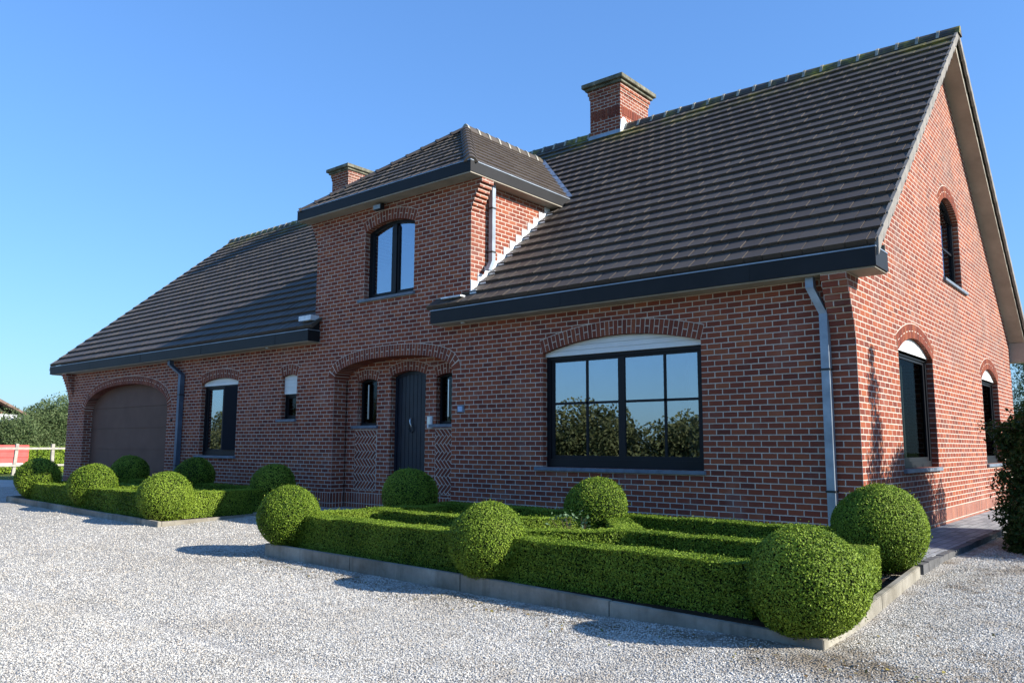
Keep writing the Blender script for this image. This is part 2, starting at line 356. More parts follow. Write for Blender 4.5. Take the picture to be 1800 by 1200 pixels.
# walls with openings cut out
OPEN = {
 'picture': (-4.66, -1.99, .80, 2.53, .19), 'left': (-14.76, -13.22, .87, 2.53, .10), 'slit': (-11.54, -11.02, 1.64, 2.52, .045), 'dormer': (-8.98, -7.60, 3.87, 5.18, .14)}
GAR = (-21.12, -16.35, -.2, 2.0, .70); POR = (-9.80, -6.60, -.2, 2.38, .35)
GW = {'side_near': (1.80, 3.72, .83, 2.43, .24), 'side_far': (7.52, 9.22, .82, 2.42, .24), 'side_up': (4.88, 6.31, 3.92, 5.16, .28)}
def cutter(fmap, poly, w0, w1):
    m = MB(fmap); m.prism(poly, w0, w1); o = m.build('cut', None); return o
def boolean(o, cuts):
    for c in cuts:
        md = o.modifiers.new('b', 'BOOLEAN'); md.operation = 'DIFFERENCE'; md.object = c; md.solver = 'EXACT'
    dg = bpy.context.evaluated_depsgraph_get(); me = bpy.data.meshes.new_from_object(o.evaluated_get(dg)); o.modifiers.clear(); o.data = me
    for c in cuts: bpy.data.objects.remove(c)
m = MB()
m.box(-L + .3, -.3, 0, .3, -.6, SOF)
front = m.build('wall', M['brick'], house)
boolean(front, [cutter(ident, opening(*OPEN[k]), -.5, .6) for k in ('picture', 'left', 'slit')] + [cutter(ident, opening(*GAR, kind='ell', n=40), -.5, .6), cutter(ident, opening(*POR, kind='ell', n=40), -.5, .6)])
gp = [(0, -.6), (D, -.6), (D, SOF - .05), (RY, rz(RY) - .24), (0, SOF)]
gp = [(0, -.6), (D, -.6), (D, rz(D) - .2), (RY, RZ - .2), (0, rz(0) - .2)]
m = MB(side(0)); m.prism(gp, 0, .3); gable = m.build('gable_wall', M['brick'], house)
boolean(gable, [cutter(side(0), opening(*v), -.5, .6) for v in GW.values()])
m = MB(side(-L + .3)); m.prism(gp, 0, .3); m.build('gable_wall', M['brick'], house)
m = MB(); m.box(-L + .3, -.3, D - .3, D, -.6, SOF); m.build('rear_wall', M['brick'], house)
# dormer walls
m = MB(); m.box(TL, TR, 0, .3, SOF, TSOF); dw = m.build('dormer_wall', M['brick_up'], house)
boolean(dw, [cutter(ident, opening(*OPEN['dormer']), -.5, .6)])
m = MB(); m.box(TR - .25, TR, .3, 3.2, 3.3, TSOF); m.build('dormer_side_wall', M['brick_up'], house)
m = MB(); m.box(TL, TL + .25, .3, 3.2, 3.3, TSOF); m.build('dormer_side_wall', M['brick_up'], house)
# porch niche: back wall with openings, floor
NY = .35
DO = (-8.54, -7.60, -.1, 2.40, .09); SW1 = (-9.50, -8.93, 1.49, 2.34, .05); SW2 = (-7.33, -6.76, 1.49, 2.34, .05)
m = MB(); m.box(-9.95, -6.45, NY, NY + .28, -.6, 3.0); nb = m.build('porch_wall', M['brick'], house)
boolean(nb, [cutter(deep(NY), opening(*v), -.2, .6) for v in (DO, SW1, SW2)])
# corbelled corner steps
def corbel(name, fn, n, pmax, ztop):
    m = MB()
    for i in range(n):
        pz = pmax * ((1 - i / n) ** 1.35); z1 = ztop - .075 * i; fn(m, pz, z1 - .075 + .006 * 0, z1)
    return m.build(name, M['brick_up'], house)
corbel('corbel', lambda m, p, a, b: m.box(-.3, 0, -p, -.0005, a, b), 10, .25, SOF - .003)
corbel('corbel', lambda m, p, a, b: m.box(-L, -L + .3, -p, -.0005, a, b), 10, .25, SOF - .003)
corbel('corbel', lambda m, p, a, b: m.box(TR + .0005, TR + p, 0, .3, a, b), 7, .24, TSOF - .003)
corbel('corbel', lambda m, p, a, b: m.box(TL - p, TL - .0005, 0, .3, a, b), 7, .24, TSOF - .003)
# arches: ident map
def arch_obj(fmap, o, kind='seg', w0=0, w1=.1, grow=.0, split=True, th=.2):
    u0, u1, v0, vs, rise = o
    tmp = brick_arch(fmap, u0 - grow, u1 + grow, vs, rise, kind, w0, w1, th, None, split)
    a = tmp.build('brick_arch', M['bricklet'], house)
    mb = [x for x in COL.objects if x.name.startswith('mortar_bed') and x.parent is None][-1]
    mb.parent = a; mb.location = -Vector((0, 0, 0)); a_loc = a.location.copy(); mb.location = -(house.location + a_loc)
    return a
for k in ('picture', 'left', 'slit', 'dormer'): arch_obj(ident, OPEN[k])
arch_obj(ident, GAR, 'ell', 0, .24, th=.2); arch_obj(ident, POR, 'ell', 0, NY + .02)
for v in GW.values(): arch_obj(side(0), v)
arch_obj(deep(NY), DO, w1=.12, th=.17); arch_obj(deep(NY), SW1, w1=.1, th=.17); arch_obj(deep(NY), SW2, w1=.1, th=.17)
# herringbone panels below the porch windows
def herring(u0, u1, v0, v1):
    a = MB(deep(NY)); W = .0667; n = 3; g = .0088; cs = math.cos(PI/4)
    for i in range(-16, 17):
        for j in range(-7, 8):
            for (x0, y0, x1, y1) in ((0, 0, n, 1), (n, 0, n + 1, n)):
                ox, oy = i + j * n, -i + j * n
                q = [((x0+ox)*W+g, (y0+oy)*W+g), ((x1+ox)*W-g, (y0+oy)*W+g), ((x1+ox)*W-g, (y1+oy)*W-g), ((x0+ox)*W+g, (y1+oy)*W-g)]
                cx, cy = (u0+u1)/2, (v0+v1)/2
                q = [(cx + (x-y)*cs, cy + (x+y)*cs) for x, y in q]
                for cc in ((1, 0, u1), (-1, 0, -u0), (0, 1, v1), (0, -1, -v0)):
                    q = clip(q, *cc)
                    if len(q) < 3: break
                if len(q) >= 3: a.prism(q, -.005, .02)
    o = a.build('herringbone_panel', M['bricklet'], house)
    b = MB(deep(NY)); b.box(u0 - .01, u1 + .01, v0 - .01, v1 + .01, -.001, .03); b.build('mortar_bed', M['mortar'], o)
herring(-9.54, -8.92, .27, 1.40); herring(-7.33, -6.78, .27, 1.40)
# ------------------------------------------------------------------ windows
def bar(m, u0, u1, v0, v1, w0, w1): m.box(u0, u1, v0, v1, w0, w1)
def window(fmap, o, rec=.1, cols=(), rows=(), sashes=None, shutter_to=None, arched=False, sill=(.14, .03), label=None, name='window', curtain=None, fw=.07, bottom=.09, gl='glass'):
    u0, u1, v0, vs, rise = o; m = MB(fmap); top = shutter_to if shutter_to else vs + rise
    if arched:
        A = opening(u0, u1, v0, vs, rise); B = opening(u0, u1, v0, vs, rise, ins=fw, insb=bottom)
        m.ring(A, B, rec, rec + .07)
    else:
        for (a, b, c, d) in ((u0, u0+fw, v0, top), (u1-fw, u1, v0, top), (u0+fw, u1-fw, v0, v0+bottom), (u0+fw, u1-fw, top-.05, top)): bar(m, a, b, c, d, rec, rec+.07)
    S_ = sashes or [(u0+fw, u1-fw)]
    for i, (a, b) in enumerate(S_):
        if not arched:
            s = .055; z0, z1 = v0+bottom, top-.05
            for q in ((a, a+s, z0, z1), (b-s, b, z0, z1), (a+s, b-s, z0, z0+s), (a+s, b-s, z1-s*.7, z1)): bar(m, *q, rec+.022, rec+.066)
    for c in cols: bar(m, c-.018, c+.018, v0+bottom+.02, top-.02 if not arched else vs+rise*.93, rec+.028, rec+.06)
    for r in rows: bar(m, u0+fw, u1-fw, r-.018, r+.018, rec+.028, rec+.06)
    wdw = m.build(name, M['alu'], house, bevel=0)
    if label: wdw['label'] = label
    g = MB(fmap)
    if arched: g.prism(opening(u0, u1, v0, vs, rise, ins=fw*.8, insb=bottom*.8), rec+.04, rec+.046)
    else: g.box(u0+fw*.8, u1-fw*.8, v0+bottom*.8, top-.04, rec+.04, rec+.046)
    g.build('pane', M[gl], wdw)
    if sill:
        s = MB(fmap); s.prism([(u0-sill[0], v0-.055), (u1+sill[1], v0-.055), (u1+sill[1], v0-.002), (u0-sill[0], v0-.002)], -.045, rec + .02)
        s.build('sill', M['bluestone'], wdw, bevel=.004)
    if shutter_to:
        sh = MB(fmap); P = opening(u0+.004, u1-.004, shutter_to, vs-.003, rise-.004) if shutter_to < vs else None
        P = opening(u0+.004, u1-.004, shutter_to, vs-.003, rise-.004)
        z = shutter_to; h = .075
        while z < vs + rise:
            q = clip(clip(P, 0, 1, z + h - .006), 0, -1, -z)
            if len(q) > 2: sh.prism(q, rec-.035, rec+.01)
            z += h
        q = opening(u0+.01, u1-.01, shutter_to+.005, vs-.005, rise-.01); sh.prism(q, rec-.02, rec+.008)
        sh.build('roller_shutter', M['shutter'], wdw)
    if curtain:
        c = MB(fmap); a, b = curtain; n = 30; prev = None
        for i in range(n + 1):
            u = a + (b-a)*i/n; w = rec + .16 + .02*math.sin(i*1.7)
            if prev: c.poly([(prev[0], v0+.05, prev[1]), (u, v0+.05, w), (u, top, w), (prev[0], top, prev[1])])
            prev = (u, w)
        c.build('curtain', M['curtain'] if gl == 'glass' else M['net'], wdw)
    return wdw
p0, p1 = -4.66, -1.99; mid = (p0+p1)/2
w = window(ident, OPEN['picture'], .11, cols=(-3.93, -2.62), rows=(1.755,), sashes=[(p0+.07, mid), (mid, p1-.07)], shutter_to=2.475, name='window', curtain=(-2.34, -2.14), bottom=.12,
       label='wide eight pane window with white shutter, in the ground floor beside the downpipe')
w = window(ident, OPEN['left'], .10, cols=(), rows=(), sashes=[(-14.69, -13.97), (-13.97, -13.29)], shutter_to=2.46, label='two sash window between the garage downpipe and the slit window', curtain=(-14.6, -14.35))
# insect screen on the closed sash
s = MB(ident); s.box(-13.93, -13.30, 1.0, 2.43, .095, .102); s.box(-13.93, -13.30, 1.735, 1.76, .088, .096); s.build('screen', plain('insect_screen', (.008, .010, .016), .8, .1), w)
w = window(ident, OPEN['slit'], .10, shutter_to=2.16, fw=.035, bottom=.03, label='narrow slit window with half lowered white shutter', sill=(.13, .03), gl='glass_dim')
w = window(ident, OPEN['dormer'], .12, arched=True, sashes=None, cols=(), label='arched two pane window in the upper storey of the dormer', sill=(.15, .04), fw=.06, bottom=.06)
mm_ = MB(ident); mm_.box(-8.31, -8.20, 3.93, 5.25, .105, .175); mm_.build('mullion', M['alu'], w)
mm_ = MB(ident)
for a, b in ((-8.92, -8.31), (-8.20, -7.66)):
    mm_.box(a, a+.045, 3.93, 5.2, .13, .17); mm_.box(b-.045, b, 3.93, 5.2, .13, .17); mm_.box(a+.045, b-.045, 3.93, 3.975, .13, .17)
mm_.build('sash', M['alu'], w)
w = window(side(0), GW['side_near'], .095, shutter_to=2.45, curtain=(2.5, 2.9), label='tall gable window nearest the front corner, tree shadow on its sill', sill=(.06, .05), sashes=[(1.87, 3.65)], gl='glass_side')
w = window(side(0), GW['side_far'], .095, shutter_to=2.44, label='gable window behind the dark shrub', sill=(.06, .05), sashes=[(7.59, 9.15)], gl='glass_side')
w = window(side(0), GW['side_up'], .095, arched=True, rows=(4.57,), label='arched window high in the gable', sill=(.05, .3), fw=.06, bottom=.06, curtain=(4.95, 6.0))
for o in (SW1, SW2):
    w = window(deep(NY), o, .10, arched=True, sill=(.14, .05), fw=.045, bottom=.05, gl='glass_dim', label='narrow porch window %s' % ('on the hinge side of the door' if o is SW1 else 'beside the intercom'))
    s = MB(deep(NY)); c = o[0] + .23; s.box(c - .012, c + .012, 1.62, 2.28, .075, .095); s.build('handle_bar', M['steel'], w)
# front door
m = MB(deep(NY)); A = opening(*DO); B = opening(*DO, ins=.055, insb=.0); m.ring(A[:1]+A[1:], B, .12, .2)
P = opening(DO[0]+.05, DO[1]-.05, DO[2]+.15, DO[3]-.03, DO[4]); n = 8; wd = (DO[1]-DO[0]-.1)/n
for i in range(n):
    a = DO[0]+.05+wd*i; q = clip(clip(P, 1, 0, a+wd-.005), -1, 0, -a-.005)
    if len(q) > 2: m.prism(q, .145, .19)
m.prism(P, .158, .185)
door = m.build('door', M['navy'], house); door['label'] = 'dark plank front door with a ring knocker'
m = MB(deep(NY)); kx = -8.10
m.tube([(kx-.005, 1.62, .12), (kx-.012, 1.57, .105), (kx+.0, 1.52, .10), (kx+.022, 1.47, .105), (kx+.02, 1.42, .115)], [.010, .014, .010, .009, .007], 8)
m.build('knocker', M['steel'], door, smooth=True)
m = MB(deep(NY)); m.tube([(kx+.065*math.cos(t), 1.42+.065*math.sin(t), .125) for t in [2*PI*i/20 for i in range(21)]], .009, 6, cap=False); m.build('knocker_ring', M['rubber'], door, smooth=True)
m = MB(deep(NY)); m.box(-7.93, -7.66, .02, .10, .0, .35); m.box(DO[0], DO[1], -.05, .045, -.05, .3); m.build('doorstep', M['bluestone'], house)
# intercom and number plate
m = MB(deep(NY)); m.box(-7.53, -7.40, 1.42, 1.63, -.03, .0); ic = m.build('intercom', M['white'], house, bevel=.006)
m = MB(deep(NY)); m.box(-7.515, -7.445, 1.49, 1.615, -.034, -.029); m.build('speaker_grille', M['steel'], ic)
m = MB(deep(NY)); m.tube([(-7.435, 1.46, -.029), (-7.435, 1.46, -.038)], .014, 10); m.build('call_button', M['steel'], ic)
m = MB(ident); m.box(-6.455, -6.305, 1.665, 1.785, -.02, 0.0); pl = m.build('number_plate', M['bluestone'], house)
m = MB(ident); m.box(-6.435, -6.335, 1.68, 1.765, -.026, -.019); m.build('plate_face', plain('pale_blue_enamel', (.30, .42, .62), .3), pl)
# garage door
m = MB(ident); P = opening(GAR[0]-.02, GAR[1]+.02, GAR[2], GAR[3], GAR[4]+.02, 40, 'ell')
z = -.2
for zz in (.42, .98, 1.54, 2.10, 2.9):
    q = clip(clip(P, 0, 1, zz-.006), 0, -1, -z)
    if len(q) > 2: m.prism(q, .23, .27)
    z = zz + .002
m.prism(P, .245, .265)
gd = m.build('garage_door', M['gdoor'], house); gd['label'] = 'brown sectional garage door under a wide brick arch'
m = MB(ident); m.box(-16.13, -16.09, 1.66, 1.73, -.03, 0); m.build('key_switch', M['rubber'], house)
# ------------------------------------------------------------------ eaves, gutters, soffits
def gutter(name, x0, x1, z1=EZ - .02, z0=SOF + .015, y=EY, yback=0.0, e0=True, e1=True, backR=0):
    m = MB(); m.box(x0, x1, y, y + .022, z0, z1)
    m.box(x0 + .022, x1 - .022, y + .022, yback, z0, z0 + .03)
    if e0: m.box(x0, x0 + .022, y + .022, yback, z0, z1)
    if e1: m.box(x1 - .022, x1, y + .022, yback + backR, z0, z1)
    g = m.build(name, M['gutter'], house)
    t = MB(); t.box(x0 - .006, x1 + .006, y - .008, y + .03, z1 + .001, z1 + .016); t.box(x0 + .022, x1 - .022, y + .03, yback - .01, z1 - .08, z1 - .07)
    if e1: t.box(x1 - .03, x1 + .006, y + .031, yback + backR, z1 + .001, z1 + .014)
    t.build('gutter_lip', M['zinc'], g); xx = x0 + 2.7
    while xx < x1 - .5:
        q = MB(); q.box(xx, xx + .05, y - .0035, y - .0005, z0 + .002, z1 - .002); q.build('joint_cover', M['gutter'], g); xx += 2.95
    return g
gutter('gutter', -23.03, -10.31); gutter('gutter', -6.86, .345, yback=0.0, backR=.2)
m = MB(); m.box(-22.95, -10.33, EY + .02, -.0005, SOF - .002, SOF + .014); m.box(-6.84, .325, EY + .02, -.0005, SOF - .002, SOF + .014)
m.box(.0005, .325, 0.0, .2, SOF - .002, SOF + .014); m.box(.0005, .322, .2, .215, SOF - .002, EZ + .1); m.box(-22.95, -L - .0005, 0, .2, SOF - .002, SOF + .014)
m.build('soffit', M['soffit'], house)
# rear boxed eave seen at the gable end
m = MB(); m.prism([(D + .0005, SOF - .12), (D + .36, SOF - .12), (D + .36, rz(D + .36) - .05), (D + .0005, rz(D) - .2)][0:4], 0, 0) if False else None
m = MB(side(0)); m.prism([(D + .0005, SOF - .14), (D + .38, SOF - .14), (D + .38, rz(D+.38) - .09), (D + .0005, rz(D) - .22)], -.32, L); m.build('rear_eave', M['soffit'], house)
# dormer gutter (front, right, left) and soffit
m = MB(); x0, x1 = TL - TE, TR + TE - .05; z0, z1 = TSOF + .02, TZ; yb = 2.62
x1 = -5.94
m.box(x0, x1, -TE, -TE + .022, z0, z1); m.box(x1 - .022, x1, -TE + .022, yb, z0, z1); m.box(x0, x0 + .022, -TE + .022, yb, z0, z1)
g = m.build('dormer_gutter', M['gutter'], house)
m = MB(); m.box(x0 - .006, x1 + .006, -TE - .008, -TE + .03, z1 + .001, z1 + .016); m.box(x1 - .03, x1 + .006, -TE + .031, yb, z1 + .001, z1 + .016); m.box(x0 - .006, x0 + .03, -TE + .031, yb, z1 + .001, z1 + .016)
m.box(x1 - .05, x1 + .004, yb + .001, yb + .30, z0, z1 + .005)
m.build('gutter_lip', M['zinc'], g)
m = MB(); m.box(x0 + .01, x1 - .01, -TE + .01, -.0005, TSOF - .001, z0 + .0); m.box(TR + .0005, x1 - .01, 0, yb - .1, TSOF - .001, z0); m.box(x0 + .01, TL - .0005, 0, yb - .1, TSOF - .001, z0)
m.box(TL, TR, 0, .3, TSOF + .003, z0 + .03)
m.build('dormer_soffit', M['soffit'], house)
# ------------------------------------------------------------------ roofs
def tiles(name, O, U, V, urange, vlen, gauge, width, lim=None, skip=None, parent=None, hi=.050, lo=.008, label=None):
    O, U, V = Vector(O), Vector(U).normalized(), Vector(V).normalized(); N = U.cross(V).normalized()
    if N.z < 0: N = -N
    rows = int(math.ceil(vlen / gauge - 1e-6)); vs, fs = [], []
    for r in range(rows):
        v0 = r * gauge; v1 = min((r + 1) * gauge + .0, vlen); off = (r % 2) * width * .5
        if v1 - v0 < .03: continue
        k0 = math.floor((urange[0] - off) / width) ; k1 = math.ceil((urange[1] - off) / width)
        for k in range(k0, k1 + 1):
            a, b = k * width + off, (k + 1) * width + off
            l0 = lim(v0) if lim else urange; l1 = lim(v1) if lim else urange
            a0, b0 = max(a, l0[0]), min(b, l0[1]); a1, b1 = max(a, l1[0]), min(b, l1[1])
            if b0 - a0 < .02 and b1 - a1 < .02: continue
            if b0 < a0: a0 = b0 = min(max((a0+b0)/2, l0[0]), l0[1])
            if b1 < a1: a1 = b1 = min(max((a1+b1)/2, l1[0]), l1[1])
            if skip and skip((a+b)/2, (v0+v1)/2, a, b, v0, v1): continue
            j = random.uniform(-.0025, .0025); tl = random.choice((.0015, .003, .0045, .007)); g = .0035
            h0, h1 = hi + j, lo + j * .3
            P = []
            for (u, v, h) in ((a0+g, v0, h0 - tl*.5), (b0-g, v0, h0 + tl*.5), (b1-g, v1, h1 + tl*.5), (a1+g, v1, h1 - tl*.5), (a0+g, v0, -.03), (b0-g, v0, -.03), (b1-g, v1, -.03), (a1+g, v1, -.03)):
                P.append(O + U*u + V*v + N*h)
            n = len(vs); vs += [tuple(p) for p in P]
            fs += [(n, n+1, n+2, n+3), (n, n+4, n+5, n+1), (n+1, n+5, n+6, n+2), (n+2, n+6, n+7, n+3), (n+3, n+7, n+4, n)]
    o = np_mesh(name, np.array(vs), np.array(fs), M['tile'], parent)
    if label: o['label'] = label
    return o
SLEN = math.hypot(RY - EY, RZ - EZ); cosr, sinr = (RY-EY)/SLEN, (RZ-EZ)/SLEN
YT0 = EY + .05
G = .3115
m = MB(lambda a, b, c: (c, a, b))
deckp = [(.02, rz(.02)-.03), (RY, RZ-.03), (D+.36, rz(D+.36)-.03), (D+.36, rz(D+.36)-.2), (RY, RZ-.27), (.02, rz(.02)-.25)]
m.prism(deckp, XL + .05, XR - .05); roof = m.build('roof', M['soffit'], house); roof['label'] = 'dark flat tiled main roof with moss along its ridge'
def skp(u, v, a, b, v0, v1):
    y = YT0 + v0 * cosr
    if a > TL + .06 and b < TR - .06 and y > -.02: return y < 2.4
    if y < .02 and y + G*cosr*.9 < .25: return a > -10.36 and b < -6.84
    return False
tiles('roof_slope', (0, YT0, rz(YT0)), (1, 0, 0), (0, cosr, sinr), (XL, XR), math.hypot(RY-YT0, RZ-rz(YT0)), G, .25, skip=skp, parent=roof)
tiles('roof_slope', (0, D+.40, rz(D+.40)), (1, 0, 0), (0, -cosr, sinr), (XL, XR), math.hypot(D+.40-RY, RZ-rz(D+.40)), G, .25, parent=roof)
# verge tiles on both gables
for xx in (XR, XL):
    m = MB(lambda a, b, c: (c, a, b)); w0, w1 = (xx - .02, xx + .022) if xx > 0 else (xx - .022, xx + .02)
    for sgn in (1, -1):
        r = 0
        while True:
            v = r * G; y = YT0 + v * cosr
            if y > RY - .02: break
            y2 = min(YT0 + (v + G) * cosr, RY); zz = rz(y); z2 = rz(y2)
            f = (lambda q: q) if sgn == 1 else (lambda q: 2 * RY - q)
            j = random.uniform(-.004, .004)
            m.prism([(f(y+.004), zz + .056 + j), (f(y2-.004), z2 + .03 + j), (f(y2-.004), z2 - .10), (f(y - .02), zz - .16)], w0, w1); r += 1
    m.build('verge_tiles', M['verge'], roof)
# ridge tiles
def ridge(name, P, Q, length, hw=.12, drop=.105, hi=.055, collar=True, parent=None):
    P, Q = Vector(P), Vector(Q); d = (Q-P); n = max(1, round(d.length/length)); d.normalize(); sd = d.cross(Vector((0, 0, 1))).normalized(); up = sd.cross(d).normalized()
    if up.z < 0: up = -up
    st = (Q-P).length / n; vs, fs = [], []
    for i in range(n):
        for (t0, t1, e0, e1) in ((i*st, (i+1)*st+.02, .010, .0), ((i)*st - .012, i*st + .04, .022, .020)):
            ring0 = []
            for (t, e) in ((t0, e0), (t1, e1)):
                c = P + d * t
                prof = [(-hw-e*.5, -drop), (-hw*.55-e*.5, hi*.1+e), (-hw*.2, hi+e), (hw*.2, hi+e), (hw*.55+e*.5, hi*.1+e), (hw+e*.5, -drop)]
                ring0.append([c + sd*a + up*b for a, b in prof])
            b_ = len(vs)
            for rr in ring0: vs += [tuple(x) for x in rr]
            for q in range(5): fs.append((b_+q, b_+q+1, b_+6+q+1, b_+6+q))
            fs.append((b_, b_+1, b_+4, b_+5)); fs.append((b_+1, b_+2, b_+3, b_+4)); fs.append((b_+6, b_+7, b_+10, b_+11)); fs.append((b_+7, b_+8, b_+9, b_+10))
    o = np_mesh(name, np.array(vs), np.array(fs), [M['tile'], M['ridge_end']], parent or roof)
    if name != 'hip_tiles': o.data.polygons.foreach_set('material_index', np.array([(i // 9) % 2 for i in range(len(fs))], dtype=np.int32)); return o
ridge('ridge_tiles', (XL-.02, RY, RZ+.03), (XR+.03, RY, RZ+.03), .34)
# dormer roof
droof_m = MB(); dk = droof_m
A_ = (AX, AY, AZ); HWx = (x1 - x0)/2; yR = EY + (AZ - .0 - EZ)/SL
AX = (x0 + x1)/2; ytop = EY + (AZ - EZ)/SL
c = [(x0+.03, -TE+.03, TZ-.02), (x1-.03, -TE+.03, TZ-.02), (x1-.03, EY+(TZ-EZ)/SL, TZ-.02), (x0+.03, EY+(TZ-EZ)/SL, TZ-.02)]
apex = (AX, AY, AZ-.02); back = (AX, ytop+.05, AZ-.02)
dk.poly([c[0], c[1], apex]); dk.poly([c[1], c[2], back, apex]); dk.poly([c[0], apex, back, c[3]]); dk.poly(c[::-1]); dk.poly([c[2], c[3], back])
droof = dk.build('dormer_roof', M['soffit'], house); droof['label'] = 'hipped tiled roof of the dormer'
f_len = math.hypot(AY + TE, AZ - TZ); hw = (x1 - x0)/2
tiles('roof_slope', (AX, -TE+.03, TZ), (1, 0, 0), (0, AY+TE, AZ-TZ), (-hw, hw), f_len, .29, .25, lim=lambda v: (-hw*(1-v/f_len), hw*(1-v/f_len)), parent=droof, hi=.038)
for sg in (1, -1):
    slen = math.hypot(hw, AZ-TZ); yb2 = EY + (TZ - EZ)/SL
    def lim(v, slen=slen): 
        f = v/slen; return (-TE + (AY+TE)*f, yb2 + (ytop - yb2)*f + .02)
    tiles('roof_slope', (AX+sg*(hw-.02), 0, TZ), (0, 1, 0), (-sg*hw, 0, AZ-TZ), (-TE, ytop+.1), slen, .29, .25, lim=lim, parent=droof, hi=.038)
ridge('ridge_tiles', (AX, AY-.02, AZ+.02), (AX, ytop, AZ+.02), .34, parent=droof)
ridge('hip_tiles', (x1-.03, -TE+.04, TZ+.03), (AX, AY, AZ+.025), .34, hw=.115, drop=.05, hi=.03, parent=droof)
ridge('hip_tiles', (x0+.03, -TE+.04, TZ+.03), (AX, AY, AZ+.025), .34, hw=.115, drop=.05, hi=.03, parent=droof)
# lead: stepped flashing on the dormer cheek, soakers, valley, eave ends
m = MB(side(TR)); y = 0.0
pts_low = []
while y < 2.4:
    z = rz(y); y2 = min(y + .17, 2.42); top = min(rz(y) + .24, TSOF - .01)
    if top > rz(y2) - .0: m.prism([(y+.001, z-.02), (y2, rz(y2)-.02), (y2, top), (y+.001, top)], -.012, -.002)
    y = y2
m.build('step_flashing', M['lead'], roof)
m = MB(); r = 0
while True:
    v = r*G; y = YT0 + v*cosr
    if y > 2.5: break
    if y > -.1: 
        m = MB(); zz = rz(y) + .045; m.box(TR+.004, TR + .13 + .02*(r % 2), y-.015, y+.10, zz - .0, zz + .012); m.box(TR+.004, TR+.15, y-.02, y-.012, zz-.045, zz+.012); m.build('soaker', M['lead'], roof)
    r += 1
m = MB()
for i in range(14):
    f0, f1 = i/14, (i+1)/14
    a = Vector((x1, yb2, TZ)).lerp(Vector((AX, ytop, AZ)), f0); b = Vector((x1, yb2, TZ)).lerp(Vector((AX, ytop, AZ)), f1)
    for sg in (1, -1):
        fx = (lambda p: p) if sg == 1 else (lambda p: Vector((2*AX-p.x, p.y, p.z)))
        A1, B1 = fx(a + Vector((-.06, -.02, .045))), fx(b + Vector((-.06, -.02, .045))); A2, B2 = fx(a + Vector((.05, 0, .06))), fx(b + Vector((.05, 0, .06)))
        m.poly([tuple(A1), tuple(A2), tuple(B2), tuple(B1)])
        m.poly([tuple(A1-Vector((0,0,.02))), tuple(A2-Vector((0,0,.05))), tuple(B2-Vector((0,0,.05))), tuple(B1-Vector((0,0,.02)))])
m.build('valley_flashing', M['zinc'], droof)
m = MB()   # little lead aprons where the lower gutters die against the dormer
m.box(-6.72, -6.25, EY+.10, -.003, rz(-.1)+.03, rz(-.1)+.055); m.build('apron_flashing', M['lead'], roof)
m = MB(); m.box(-10.75, -10.35, EY+.08, -.003, rz(-.1)+.03, rz(-.1)+.13)
m.build('apron_flashing', M['lead'], roof)
m = MB(lambda a, b, c: (c, a, b)); m.prism([(EY+.03, SOF+.05), (0, SOF+.05), (0, rz(0)-.02), (EY+.03, rz(EY+.03)-.03)], -10.355, -10.335); m.build('eave_end_board', M['gutter'], roof)
m = MB(lambda a, b, c: (c, a, b)); m.prism([(EY+.03, SOF+.05), (0, SOF+.05), (0, rz(0)-.02), (EY+.03, rz(EY+.03)-.03)], -6.835, -6.815)
m.build('eave_end_board', M['gutter'], roof)
# chimneys
def chimney(x0, x1, y0, y1, ztop, zcap, label):
    m = MB(); m.box(x0, x1, y0, y1, 7.6, ztop - .3)
    for i, p in enumerate((.0, .018, .04)): m.box(x0-p, x1+p, y0-p, y1+p, ztop-.3+.1*i+.0003, ztop-.3+.1*(i+1))
    o = m.build('chimney', M['brick_up'], house); o['label'] = label
    m = MB(); m.box(x0-.09, x1+.09, y0-.09, y1+.09, ztop+.002, ztop+.07); m.box(x0-.15, x1+.15, y0-.15, y1+.15, ztop+.07, zcap-.03)
    m.build('chimney_cap', NTcap, o, bevel=.008)
    m = MB(); n = int((x1-x0-.06)/.075)         # band of upright bricks
    for i in range(n): m.box(x0+.03+i*.078+.005, x0+.03+i*.078+.07, y0-.008, y0, ztop-.72, ztop-.53)
    n = int((y1-y0-.1)/.078)
    for i in range(n): m.box(x1, x1+.008, y0+.04+i*.078+.005, y0+.04+i*.078+.07, ztop-.72, ztop-.53)
    m.build('brick_band', M['bricklet'], o)
    m = MB(); m.box(x0-.02, x1+.02, y0-.05, y0-.009, rz(y0)-.02, rz(y0)+.09); m.build('flashing', M['zinc'], o)
    m = MB(side(x1+.009)); z = rz(y0); m.prism([(y0-.05, z-.03), (y0+.3, RZ-.0), (y0+.55, RZ), (y0+.55, RZ+.10), (y0+.42, RZ+.2), (y0+.30, RZ+.10), (y0+.12, RZ+.22), (y0, z+.33)], -.008, .0); m.build('side_flashing', M['lead'], o)
    return o
def cap_mat():
    k = NT('chimney_cap_concrete'); c = k.ramp(k.noise(4, 6, .7), [(.3, (.06, .06, .045)), (.5, (.14, .135, .10)), (.62, (.24, .23, .18)), (.74, (.27, .24, .06))]); k.set(c, .9, .2); k.bump(k.noise(30, 5, .7), .006, .7); return k.m
NTcap = cap_mat()
chimney(-7.30, -6.47, 5.25, 6.50, 9.40, 9.60, 'large brick chimney rising from the ridge beside the dormer')
chimney(-17.08, -16.30, 5.28, 6.25, 9.52, 9.72, 'brick chimney half hidden behind the dormer roof')
